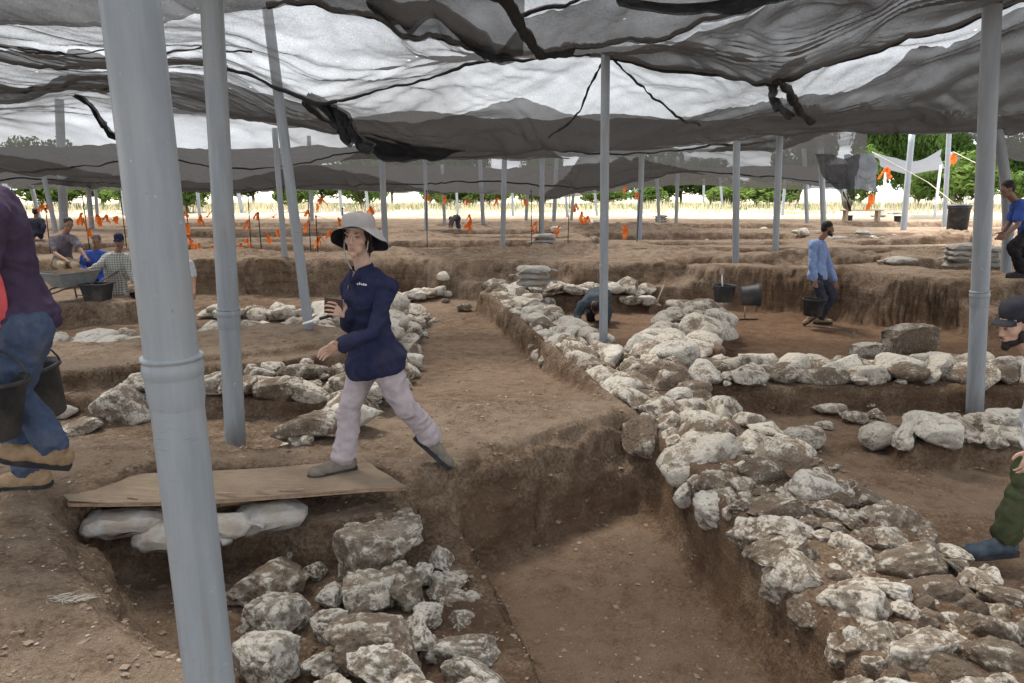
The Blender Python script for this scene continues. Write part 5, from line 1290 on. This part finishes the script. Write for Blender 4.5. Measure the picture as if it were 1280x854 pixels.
# ------------------------------------------------------------------ sandbags
def bag_material(name, col, dirt_amt=.8):
    m, nt, o = nodes(name); k = NT(nt); v = k.n('ShaderNodeTexCoord').outputs['Object']; oi = k.n('ShaderNodeObjectInfo')
    va = k.n('ShaderNodeVectorMath'); va.operation = 'ADD'; k.l(v, va.inputs[0]); k.l(oi.outputs['Location'], va.inputs[1]); v2 = va.outputs[0]
    d = k.noise(v2, 6, 6, .65)
    c = k.mix(k.ramp(d, .34, .60, 0, dirt_amt), col, (.25, .20, .15))
    p = k.n('ShaderNodeBsdfPrincipled', Roughness=.7); p.inputs['Specular IOR Level'].default_value = .3
    k.l(c, p.inputs['Base Color']); k.l(k.bump(k.math('ADD', k.noise(v2, 30, 3), k.noise(v2, 120, 2)), .5, .012), p.inputs['Normal']); k.l(p.outputs[0], o.inputs[0]); return m
M_BAG = bag_material('woven_white_bag', (.36, .352, .335))
def bag_mesh(seed):
    v, f = ICO[4]; v = v.copy(); e = np.array([.55, .62, .9]); v = np.sign(v) * np.abs(v) ** e
    v *= np.array([.30, .185, .07]); o = seed * 9.1
    ends = np.abs(v[:, 0]) / .30
    v[:, 2] *= 1 - .45 * ends ** 4; v[:, 1] *= 1 - .10 * ends ** 6
    w = fbm(v[:, 0] * 5 + o, v[:, 1] * 5, v[:, 2] * 5, o=3, s=seed)
    fold = np.abs(fbm(v[:, 0] * 9 + o, v[:, 1] * 22, v[:, 2] * 9, o=2, s=seed + 3))
    v[:, 2] += .034 * w - .045 * fold; v[:, 1] += .03 * fbm(v[:, 0] * 6 + o, v[:, 2] * 9, o=2, s=seed + 8)
    v += .016 * np.stack([fbm(v[:, 0] * 14 + o + q, v[:, 1] * 20, v[:, 2] * 20, o=3, s=seed + 30 + q) for q in range(3)], -1)
    m = MB(); m.add(v, f)
    return m
BAGM = []
for i in range(4): BAGM.append(bag_mesh(i + 1).mesh('sack'))
TAILM = []
for i in range(3):   # tied mouth of a sack
    r_ = random.Random(i); m = MB(); m.tube([(.26, 0, 0), (.30, .005, .004), (.325, .0, .0), (.36, .01, -.01), (.42, .02 * (i - 1), -.03)], [.055, .03, .014, .030, .045], 10, flat=.5); TAILM.append(m.mesh('tied_mouth'))
def sandbag(p, label, rz=0., tilt=(0, 0), s=1.0, group=None, tail=True, i=None):
    o = empty('sandbag', p, rz); o.rotation_euler = (tilt[0], tilt[1], rz); o.scale = (s, s, s); tag(o, label, 'sandbag', group)
    k = rng.randrange(4) if i is None else i
    link('sack', BAGM[k], M_BAG, o)
    if tail: link('tied_mouth', TAILM[k % 3], M_BAG, o, rot=(0, 0, math.pi if rng.random() < .4 else 0))
    return o
def stack(u, v, z, n, where, s=1.0, rz=0., cross=False):
    p = PZ(u, v, z)
    for _ in range(3): p = PZ(u, v, gz(p.x, p.y))
    nm = {0: 'bottom sandbag', n - 1: 'top sandbag'}
    for i in range(n):
        lb = nm.get(i, ['second sandbag up', 'third sandbag up', 'fourth sandbag up'][i - 1] if 0 < i < 4 else 'sandbag') + ' in the stack ' + where
        sandbag((p.x + rng.uniform(-.03, .03), p.y + .15 + rng.uniform(-.03, .03), p.z + (.06 + i * .115) * s), lb, rz + rng.uniform(-.14, .14), (rng.uniform(-.05, .05), rng.uniform(-.05, .05)), s)
stack(681, 311, .42, 3, 'beside the roped pit', 1.0); stack(1080, 304, .42, 4, 'on the baulk right of the walking man', .85); stack(1205, 335, .42, 4, 'against the two right-hand poles', .95)
stack(953, 283, .42, 3, 'between the two slender right poles', .95); stack(827, 278, .42, 3, 'near the far right rubble row', .95); stack(667, 358, -.1, 3, 'on the back wall by a square block', .95); stack(1238, 335, .42, 4, 'behind the bowed pole', .8, .3)
for u, v, lb, rz, s in [(1128, 330, 'flat empty-looking sandbag lying alone on the right baulk', .05, 1.05), (1021, 292, 'single sandbag behind the walking man\'s head', .1, .9), (1049, 301, 'flattened sandbag just right of the walking man', -.1, .95), (724, 314, 'lone sandbag right of the roped pit stack', .1, .9),
        (634, 312, 'slumped sandbag leaning at the foot of a rear pole', .9, .8), (624, 312, 'half-filled sandbag beside the slumped one', 1.3, .6), (743, 284, 'bulging sandbag beyond the central pole', .3, 1.2), 
        (1098, 271, 'white sack beside the far bench', .2, 1.3), (1118, 268, 'flattened white sack near the far black pail', .2, 1.2), (1010, 262, 'low white sack on the far rubble', 0, 1.2)]:
    p = PZ(u, v, .3)
    for _ in range(4): p = PZ(u, v, gz(p.x, p.y))
    sandbag((p.x, p.y + .1, p.z + .06 * s), lb, rz, (0, 0), s)
for u, v, z, rz, lb, t, s in [(142, 650, .03, .35, 'knotted white sandbag under the left end of the board', (.1, .1), .95), (208, 664, -.02, -.15, 'crumpled sandbag under the board behind the thick pipe', (.25, .05), 1.0), (262, 654, 0., .2, 'dusty brown sandbag wedged under the middle of the board', (.05, .15), .8), (328, 640, -.03, .25, 'pillow-shaped grey sandbag under the right part of the board', (.3, -.05), 1.0)]:
    p = PZ(u, v, z); sandbag((p.x, p.y + .10, p.z - .06), lb, rz, (t[0] * .5, t[1] * .5), s * .78)
# pads of earth carrying the bags are part of the trench fill
# ------------------------------------------------------------------ buckets, tubs, bin
M_BUCKET = simple('black_rubber', (.022, .023, .026), .55, .3, 10, .2, 50, .3, (.16, .125, .095), .4)
def bucket(p, label, r=.15, h=.27, rot=(0, 0, 0), handle='up', name='bucket', lid=False, mat=None, top=1.2):
    o = empty(name, p); o.rotation_euler = rot; tag(o, label, 'bucket' if not lid else 'bin')
    rt = r * top; mt = mat or M_BUCKET
    MB().lathe([(.001, 0), (r * .97, 0), (r, .008), (rt * .985, h * .90), (rt * 1.0, h * .91), (rt * 1.07, h * .93), (rt * 1.08, h), (rt * .97, h), (rt * .94, h * .9), (r * .93, .02), (.001, .018)], 32).build('shell', mt, o)
    if lid: MB().lathe([(rt * 1.12, h + .003), (rt * 1.12, h + .035), (rt * .95, h + .05), (.04, h + .07), (.04, h + .1), (.001, h + .105)], 32).build('lid', mt, o)
    elif handle:
        pts = []
        for i in range(13):
            a = math.pi * i / 12; x = math.cos(a) * rt * 1.06; z_ = math.sin(a) * rt * .95
            pts.append((x, 0, h * .93 + z_) if handle == 'up' else (x, z_ * .85, h * .93 - z_ * .45))
        MB().tube(pts, .006, 6).build('handle', mt, o)
    return o
def on_ground(u, v, z0=0.):
    p = PZ(u, v, z0)
    for _ in range(5): p = PZ(u, v, gz(p.x, p.y))
    return p
h_ = BJ['hdR']; bucket((h_.x, h_.y, h_.z - .50), 'black bucket hanging from the light blue man\'s hand', .145, .28, (0, 0, .2))
p = PY(48, 520, 4.02); bucket((p.x, p.y, p.z), 'black bucket swinging behind the jeans of the man in purple', .15, .30, (.05, -.15, .5))
p = PY(-18, 545, 3.42); bucket((p.x, p.y, p.z), 'dusty black bucket in front of the man in purple\'s knee', .15, .30, (0, .1, .3))
p = on_ground(904, 382, -.12); bucket((p.x, p.y, p.z + .05), 'upright black bucket holding tools on the tumbled wall', .115, .21, (0, 0, .4), 'down'); pb_ = p.copy()
bucket((pb_.x + .20, pb_.y - .05, pb_.z + .13), 'black bucket tipped on its side on the tumbled wall', .115, .22, (0, R(86), R(-8)), None)
b_ = bucket.__name__
p = Vector((13.45, 22.0, gz(13.45, 22.0) - .03)); bucket(p, 'tall lidded black bin standing at the edge of the dig', .27, .92, (0, 0, 0), None, 'bin', True, None, 1.12)
for u, v, lb, r in [(1061, 276, 'small black pail under the far bench', .14), (1122, 277, 'small black pail beside the leaning rear pole', .15), (168, 380, 'grey pail beside the checked-shirt man', .15), (738, 281, 'small dark pail in the far trench', .14)]:
    p = on_ground(u, v, .3); bucket(p, lb, r, .26)
# square black tub
p = on_ground(123, 375, 0.); o = empty('tub', (p.x, p.y, p.z)); tag(o, 'square black plastic tub beside the wheelbarrow', 'tub')
def frustum(m, a, b, h, z=0., t=.012):
    for s0, s1, flip in ((a, b, False), ((a[0] - t, a[1] - t), (b[0] - t, b[1] - t), True)):
        zz = z + (t if flip else 0)
        vs_ = [(-s0[0], -s0[1], zz), (s0[0], -s0[1], zz), (s0[0], s0[1], zz), (-s0[0], s0[1], zz), (-s1[0], -s1[1], z + h), (s1[0], -s1[1], z + h), (s1[0], s1[1], z + h), (-s1[0], s1[1], z + h)]
        m.add(vs_, [(0, 3, 2, 1), (0, 1, 5, 4), (1, 2, 6, 5), (2, 3, 7, 6), (3, 0, 4, 7)])
m = MB(); frustum(m, (.15, .15), (.19, .19), .28); m.build('shell', M_BUCKET, o, False)
m = MB()
for c_, d_ in (((0, -.195, .275), (.40, .03, .025)), ((0, .195, .275), (.40, .03, .025)), ((-.195, 0, .275), (.03, .36, .025)), ((.195, 0, .275), (.03, .36, .025))): m.box(c_, d_)
m.build('rim', M_BUCKET, o, False)
# ------------------------------------------------------------------ wheelbarrow
M_GALV = simple('worn_grey_steel', (.20, .215, .215), .55, .2, 8, .2, 40, .4, (.22, .17, .12), .6); M_RUST = simple('rusty_steel', (.13, .085, .06), .8, .3, 20, .3, 60); M_TYRE = simple('dusty_tyre', (.10, .085, .07), .9, .25, 16, .3, 60); M_WOOD = simple('grey_wood', (.30, .23, .16), .85, .25, 14, .4, 60)
p = on_ground(86, 376, 0.); wb = empty('wheelbarrow', p); wb.scale = (.82, .82, .82); wb.rotation_euler = (0, 0, R(-24)); tag(wb, 'grey metal wheelbarrow with its wheel towards the pit', 'wheelbarrow')
m = MB(); vs_ = [(-.22, -.18, .30), (.22, -.18, .30), (.22, .42, .30), (-.22, .42, .30), (-.33, -.40, .60), (.33, -.40, .60), (.33, .55, .60), (-.33, .55, .60)]
m.add(vs_, [(0, 1, 2, 3), (0, 4, 5, 1), (1, 5, 6, 2), (2, 6, 7, 3), (3, 7, 4, 0)]); ce = Vector((0, .1, .45)); m.add([ce + (Vector(q) - ce) * .97 + Vector((0, 0, .012)) for q in vs_], [(3, 2, 1, 0), (1, 5, 4, 0), (2, 6, 5, 1), (3, 7, 6, 2), (0, 4, 7, 3)])
m.build('tray', M_GALV, wb, False)
m = MB(); loop = [(-.335, -.405, .60), (.335, -.405, .60), (.335, .555, .60), (-.335, .555, .60), (-.335, -.405, .60)]; m.tube(loop, .012, 6); m.build('tray_rim', M_GALV, wb)
m = MB()
m.box((0, -.1, .615), (.55, .5, .03)); me_soil = m
mound = MB(); mound.ell((0, .08, .56), (.29, .42, .09), None, 20, 10); mound.build('load_of_soil', M_SOIL, wb)
for x in (-1, 1):
    MB().tube([(x * .06, -.52, .16), (x * .18, -.2, .27), (x * .24, .5, .32), (x * .27, 1.0, .52)], .017, 8).build('handle_bar', M_RUST, wb)
    MB().tube([(x * .22, .30, .30), (x * .26, .36, .0)], .018, 8).build('leg', M_RUST, wb)
MB().tube([(-.26, .36, .06), (.26, .36, .06)], .013, 8).build('brace', M_RUST, wb)
wm = Matrix.Translation((0, -.52, .17)) @ Matrix.Rotation(R(90), 4, 'Y')
tw = MB(); tw.lathe([(.10, -.045), (.15, -.04), (.17, -.02), (.175, 0), (.17, .02), (.15, .04), (.10, .045), (.10, -.045)], 24, wm); wh = tw.build('wheel', M_TYRE, wb)
MB().lathe([(.001, -.03), (.10, -.025), (.10, .025), (.001, .03)], 20, wm).build('rim', M_GALV, wh)
# ------------------------------------------------------------------ hand tools
def tool(a, b, label, headpts=None):
    o = empty('shovel', a); tag(o, label, 'shovel'); d = Vector(b) - Vector(a)
    MB().tube([d * .05, d * .4, d], [.017, .019, .017], 8).build('handle', M_WOOD, o)
    t = d.normalized(); sd_ = t.cross(Vector((0, 1, 0))).normalized(); m = MB()
    for k_, w_ in ((0, .05),):
        q = [t * .08 - sd_ * .03, t * .08 + sd_ * .03, -t * .05 + sd_ * .10, -t * .18 + sd_ * .06, -t * .22, -t * .18 - sd_ * .06, -t * .05 - sd_ * .10]
        nrm = t.cross(sd_) * .012; m.add([p_ for p_ in q] + [p_ + nrm for p_ in q], [tuple(range(7)), tuple(range(13, 6, -1))] + [(i, (i + 1) % 7, 7 + (i + 1) % 7, 7 + i) for i in range(7)])
    m.build('blade', M_RUST, o, False); return o
a_ = on_ground(818, 392, -.4); tool(a_ + Vector((0, 0, .1)), PY(830, 357, a_.y + .2), 'wooden handled shovel stuck in the floor of the small room')
a_ = on_ground(931, 399, -.42); o = empty('hoe', a_); tag(o, 'small hoe lying on the red floor near the tipped bucket', 'hoe'); MB().tube([(0, 0, .02), (.0, .03, .22)], .012, 6).build('handle', M_WOOD, o); MB().box((.02, 0, .012), (.42, .09, .012), Euler((0, 0, .1)).to_matrix()).build('blade', M_RUST, o, False)
o = empty('brush', pb_ + Vector((-.02, 0, .2))); tag(o, 'pale handled brush standing in the upright bucket', 'brush'); MB().tube([(0, 0, 0), (-.02, .0, .2)], [.012, .008], 6).build('handle', M_WHITEPAINT, o); MB().box((-.022, 0, .23), (.05, .02, .07)).build('bristles', M_WOOD, o, False)
# ------------------------------------------------------------------ flags, stakes, cords
def tape_material():
    m, nt, o = nodes('orange_flagging'); k = NT(nt); v = k.n('ShaderNodeTexCoord').outputs['Object']
    c = k.mix(k.ramp(k.noise(v, 12, 3), .3, .7), (.62, .15, .03), (.82, .24, .06))
    d = k.n('ShaderNodeBsdfDiffuse'); t = k.n('ShaderNodeBsdfTranslucent'); k.l(c, d.inputs[0]); k.l(c, t.inputs[0]); ms = k.n('ShaderNodeMixShader'); ms.inputs[0].default_value = .45; k.l(d.outputs[0], ms.inputs[1]); k.l(t.outputs[0], ms.inputs[2]); k.l(ms.outputs[0], o.inputs[0]); return m
M_TAPE = tape_material(); M_ROPE = simple('dusty_cord', (.42, .38, .31), .9, .2, 30); M_IRON = simple('dark_iron_rod', (.03, .026, .024), .8, .3, 20, .3, 60)
def tape_mesh(seed):
    "a few crumpled ribbon ends hanging from a knot"
    r_ = random.Random(seed); m = MB()
    for k in range(r_.randint(3, 5)):
        a = r_.uniform(0, 6.28); L = r_.uniform(.12, .30); w = r_.uniform(.03, .055); n = 9; vs_, fs = [], []
        dx, dy = math.cos(a), math.sin(a); out = r_.uniform(.05, .18); tw = r_.uniform(-2.5, 2.5); ph = r_.uniform(0, 6)
        for i in range(n + 1):
            t = i / n; p_ = Vector((dx * out * math.sqrt(t) + .018 * math.sin(7 * t + ph), dy * out * math.sqrt(t) + .018 * math.cos(6 * t + ph), .03 * math.sin(math.pi * min(1, t * 3)) - L * t)); an = tw * t + ph
            q = Vector((math.cos(an), math.sin(an), .25 * math.sin(9 * t + ph))) * w * (.45 + .55 * min(1, t * 3)) * r_.uniform(.8, 1.15); vs_ += [p_ - q, p_ + q]
        for i in range(n): fs.append((2 * i, 2 * i + 1, 2 * i + 3, 2 * i + 2))
        m.add(vs_, fs)
    m.ell((0, 0, 0), (.035, .03, .03), None, 8, 5); return m.mesh('ribbon')
TAPES = [tape_mesh(i) for i in range(8)]
TG = 'orange flags tied along the cords'; TL = 'strip of orange flagging tape tied on a cord beside the rear trenches'
def tapes(lst, y, s=1.0, rz=True):
    for u, v in lst:
        p_ = PY(u, v - 3, y); o = link('flagging_tape', rng.choice(TAPES), M_TAPE, None, p_, (0, 0, rng.uniform(0, 6.28)), s * rng.uniform(.85, 1.25)); tag(o, TL, 'flagging tape', TG)
def cord(pts, y, label, r=.006, sag=1.5):
    P = [PY(u, v, y if not hasattr(y, '__len__') else y[i]) for i, (u, v) in enumerate(pts)]; Q = []
    for a, b in zip(P, P[1:]):
        for j in range(6): t = j / 6; q = a.lerp(b, t); q.z -= .03 * sag * 4 * t * (1 - t); Q.append(q)
    Q.append(P[-1]); o = empty('cord', Q[0]); tag(o, label, 'cord'); MB().tube([q - Q[0] for q in Q], r, 5).build('strand', M_ROPE, o); return o
def stake(u, vt, y, label='dark iron stake holding the flagged cords', group='iron stakes among the cords', r=.012):
    t = PY(u, vt, y); b = Vector((t.x + rng.uniform(-.04, .04), y, gz(t.x, y) - .1)); o = empty('stake', b); tag(o, label, 'stake', group)
    MB().tube([(0, 0, 0), (t - b) * .5, t - b], r, 7).build('rod', M_IRON, o); MB().lathe([(r * 1.7, 0), (r * 1.8, .04), (.001, .05)], 8, Matrix.Translation(t - b)).build('cap', M_IRON, o); return o
A_ = [(52, 259), (58, 260), (102, 270), (121, 272), (133, 272), (146, 274)]; tapes(A_, 18.5, .85); tapes([(112, 289), (104, 276)], 18.2, .9)
cord([(20, 258), (58, 260), (102, 268), (146, 272), (190, 276)], 18.5, 'slack cord with orange flags beyond the wheelbarrow')
B_ = [(228, 267), (251, 273), (265, 267), (310, 279), (322, 269), (349, 267), (363, 268), (385, 266), (423, 276)]; tapes(B_, 18.6, .8)
cord([(220, 266), (265, 267), (310, 277), (349, 267), (385, 265), (430, 278)], 18.6, 'upper flagged cord strung between the slanting poles', .005)
C_ = [(232, 283), (236, 300), (249, 308), (265, 311), (301, 308), (309, 302), (333, 295), (347, 291), (369, 299), (385, 280), (401, 299), (412, 292)]; tapes(C_, 16.6, .8)
cord([(220, 296), (265, 309), (309, 302), (347, 291), (412, 297), (440, 300)], 16.6, 'lower flagged cord above the left basin', .005); cord([(395, 283), (412, 292), (440, 302)], [16.6, 16.6, 16.6], 'short cord running down towards the woman', .005)
D_ = [(535, 247), (555, 248), (583, 252), (623, 251), (654, 251), (720, 258), (781, 236), (797, 244)]; tapes(D_, 20.5, .8); cord([(505, 244), (535, 246), (583, 250), (654, 249), (720, 256), (800, 242)], 20.5, 'high cord with orange flags across the middle distance', .005)
tapes([(463, 262), (587, 272), (587, 280), (727, 269), (735, 274), (670, 281), (666, 291), (699, 286), (781, 286), (401, 252)], 19.5, 1.0); tapes([(1109, 213), (1090, 247), (1192, 196)], 24, 1.4)
cord([(533, 287), (590, 294), (628, 294), (677, 288)], 19.8, 'cord fencing the front of the roped pit', .006); cord([(533, 290), (560, 286), (628, 282), (700, 276)], [19.8, 21, 22, 23], 'cord fencing the side of the roped pit', .006)
for u, vt, y in [(57, 262, 18.5), (103, 246, 18.5), (151, 248, 18.5), (232, 250, 18.6), (310, 246, 18.6), (385, 250, 18.6), (323, 268, 16.6), (533, 240, 19.8), (664, 240, 20), (674, 248, 19.6), (712, 246, 20.5), (800, 240, 20.5), (428, 262, 18.6), (265, 258, 16.6), (395, 272, 16.6)]: stake(u, vt, y)
cord([(1062, 193), (1092, 247)], [24, 24], 'pale guy rope running down from the grey hanging cloth', .012, 0); cord([(1090, 190), (1160, 228), (1195, 256)], [24, 22, 20], 'yellow guy rope slanting down to the right', .012, 0); cord([(1192, 190), (1236, 212)], [24, 22], 'guy rope tied high on the bent rear pole', .012, 0)
# ------------------------------------------------------------------ grey hanging cloth and the small far shelter
M_TARP = net_material('grey_tarp', .90, (.17, .18, .20), .0, 1.7); M_TARP2 = net_material('pale_shelter_net', .62, (.16, .165, .17), .0, 2.1)
n = 24; a, b = np.meshgrid(np.linspace(0, 1, n), np.linspace(0, 1, n), indexing='ij')
c4 = [PY(1054, 196, 23), PY(1092, 190, 23), PY(1062, 236, 23), PY(1097, 240, 23)]
def patch(c4, a, b, bulge, seed):
    W = [np.array(c_) for c_ in c4]; P_ = (1 - a)[..., None] * ((1 - b)[..., None] * W[0] + b[..., None] * W[1]) + a[..., None] * ((1 - b)[..., None] * W[2] + b[..., None] * W[3])
    P_[..., 1] += bulge * fbm(a * 3 + seed, b * 4, o=3, s=seed); P_[..., 2] += bulge * .5 * fbm(a * 4 + seed, b * 3, o=2, s=seed + 2); return P_
P_ = patch(c4, a, b, .25, 3); tag(link('hanging_cloth', grid_mesh('hanging_cloth', P_[..., 0], P_[..., 1], P_[..., 2]), M_TARP), 'grey cloth panel hanging from the corner of the rear net', 'cloth')
sh = empty('shelter', PY(1130, 250, 40)); tag(sh, 'small far shelter with a sagging grey net roof near the trees', 'shelter')
P_ = patch([PY(1092, 192, 38), PY(1176, 186, 38), PY(1102, 206, 44), PY(1180, 208, 44)], a, b, .3, 9); P_[..., 2] -= .5 * np.sin(np.pi * b)
r0 = link('roof_net', grid_mesh('roof_net', P_[..., 0], P_[..., 1], P_[..., 2]), M_TARP); addpart(sh, r0)
P_ = patch([PY(1100, 204, 44), PY(1180, 206, 44), PY(1102, 216, 44), PY(1182, 214, 44)], a, b, .2, 5); addpart(sh, link('valance', grid_mesh('valance', P_[..., 0], P_[..., 1], P_[..., 2]), M_NET2))
for u, vt in ((1108, 210), (1176, 206)):
    t_ = PY(u, vt, 38 if u > 1150 else 40); b_ = Vector((t_.x, t_.y, gz(t_.x, t_.y) - .1)); addpart(sh, MB().tube([b_, t_], .07, 8).build('post', M_WHITEPAINT))
P_ = patch([PY(1018, 198, 22), PY(1074, 192, 22), PY(1056, 262, 22), PY(1066, 262, 22)], a, b, .35, 11); tag(link('hanging_net', grid_mesh('hanging_net', P_[..., 0], P_[..., 1], P_[..., 2]), M_NETFOLD), 'dark gathered net tail hanging beside the grey cloth panel', 'shade net')
# far bench
p = on_ground(1076, 277, .42); o = empty('bench', p); tag(o, 'dark plank bench with stubby legs below the grey hanging cloth', 'bench')
MB().box((0, 0, .52), (1.9, .4, .05)).build('plank', M_WOOD, o, False)
for x in (-.75, .75): MB().box((x, 0, .25), (.12, .34, .5)).build('leg', M_WOOD, o, False)
# white marker board in the field
p = on_ground(1207, 262, .42); o = empty('marker_board', p); tag(o, 'small blank white board standing in the dry field', 'board'); MB().box((0, 0, .75), (.45, .03, .38)).build('panel', M_WHITEPAINT, o, False); MB().tube([(0, .03, 0), (0, .03, .8)], .02, 6).build('post', M_WOOD, o)
# ------------------------------------------------------------------ litter in front
M_STRAWLIT = simple('dry_straw', (.52, .47, .39), .8, .2, 20)
def straw(p, label, n, L, seed, mess=.5):
    r_ = random.Random(seed); o = empty('straw_tuft', p); tag(o, label, 'straw'); m = MB()
    for i in range(n):
        a = r_.gauss(.25, mess); q = Vector((r_.uniform(-L, L) * .5, r_.uniform(-.015, .015), .006)); l = r_.uniform(.3, .8) * L * .6; d = Vector((math.cos(a), math.sin(a), r_.uniform(0, .12)))
        pts = [q, q + d * l * .5 + Vector((0, 0, r_.uniform(0, .01))), q + d * l]
        for p_ in pts: p_.z = max(p_.z, .003)
        m.tube(pts, [.0016, .0016, .0006], 4)
    m.build('stalks', M_STRAWLIT, o)
straw(on_ground(74, 752, .15), 'frayed tuft of dry roots lying on the foreground dirt', 60, .20, 1)
straw(on_ground(24, 792, .15), 'single pale stalk lying below the root tuft', 2, .06, 2, .1)

# chest lettering and pocket of the walking woman, laid on the cloth itself
from mathutils.bvhtree import BVHTree
def on_cloth(part, marks, name, mat, w, h, lift=.003):
    ob = [c_ for c_ in woman.children if c_.name.startswith(part)][0]
    me = ob.data; tree_ = BVHTree.FromPolygons([v_.co for v_ in me.vertices], [tuple(p_.vertices) for p_ in me.polygons]); m = MB()
    for u, v, du, dv in marks:
        o0 = Vector((0, 0, CAMZ)); hit, nr, _, _ = tree_.ray_cast(o0, ray(u, v).normalized())
        if hit is None: continue
        ax = Vector((1, 0, -.12)); ax = (ax - nr * ax.dot(nr)).normalized(); ay = nr.cross(ax)
        c0 = hit + nr * lift; q = [c0 + ax * sx * w * du + ay * sy * h * dv for sx, sy in ((-1, -1), (1, -1), (1, 1), (-1, 1))]; q2 = [p_ + nr * .0015 for p_ in q]
        m.add(q + q2, [(0, 1, 2, 3), (7, 6, 5, 4), (0, 4, 5, 1), (1, 5, 6, 2), (2, 6, 7, 3), (3, 7, 4, 0)])
    if m.v: addpart(woman, m.build(name, mat, None, False))
on_cloth('shirt', [(447.5, 355, 1, .8), (450, 354.4, .8, 1.2), (452.5, 355.4, 1.1, .7), (455, 355.6, .9, 1.1), (457.5, 356, 1.1, .8)], 'chest_lettering', M_WHITEPAINT, .005, .006)
for q_ in [(449, 372, 1, 1), (448, 388, 1, 1), (448, 404, 1, 1), (449, 419, 1, 1)]: on_cloth('shirt', [q_], 'button', M_BLACKPLASTIC, .005, .005)
on_cloth('trousers', [(487, 438, 1.3, .8), (490, 441, 1.1, .9)], 'pocket_opening', M_LINING, .014, .016)
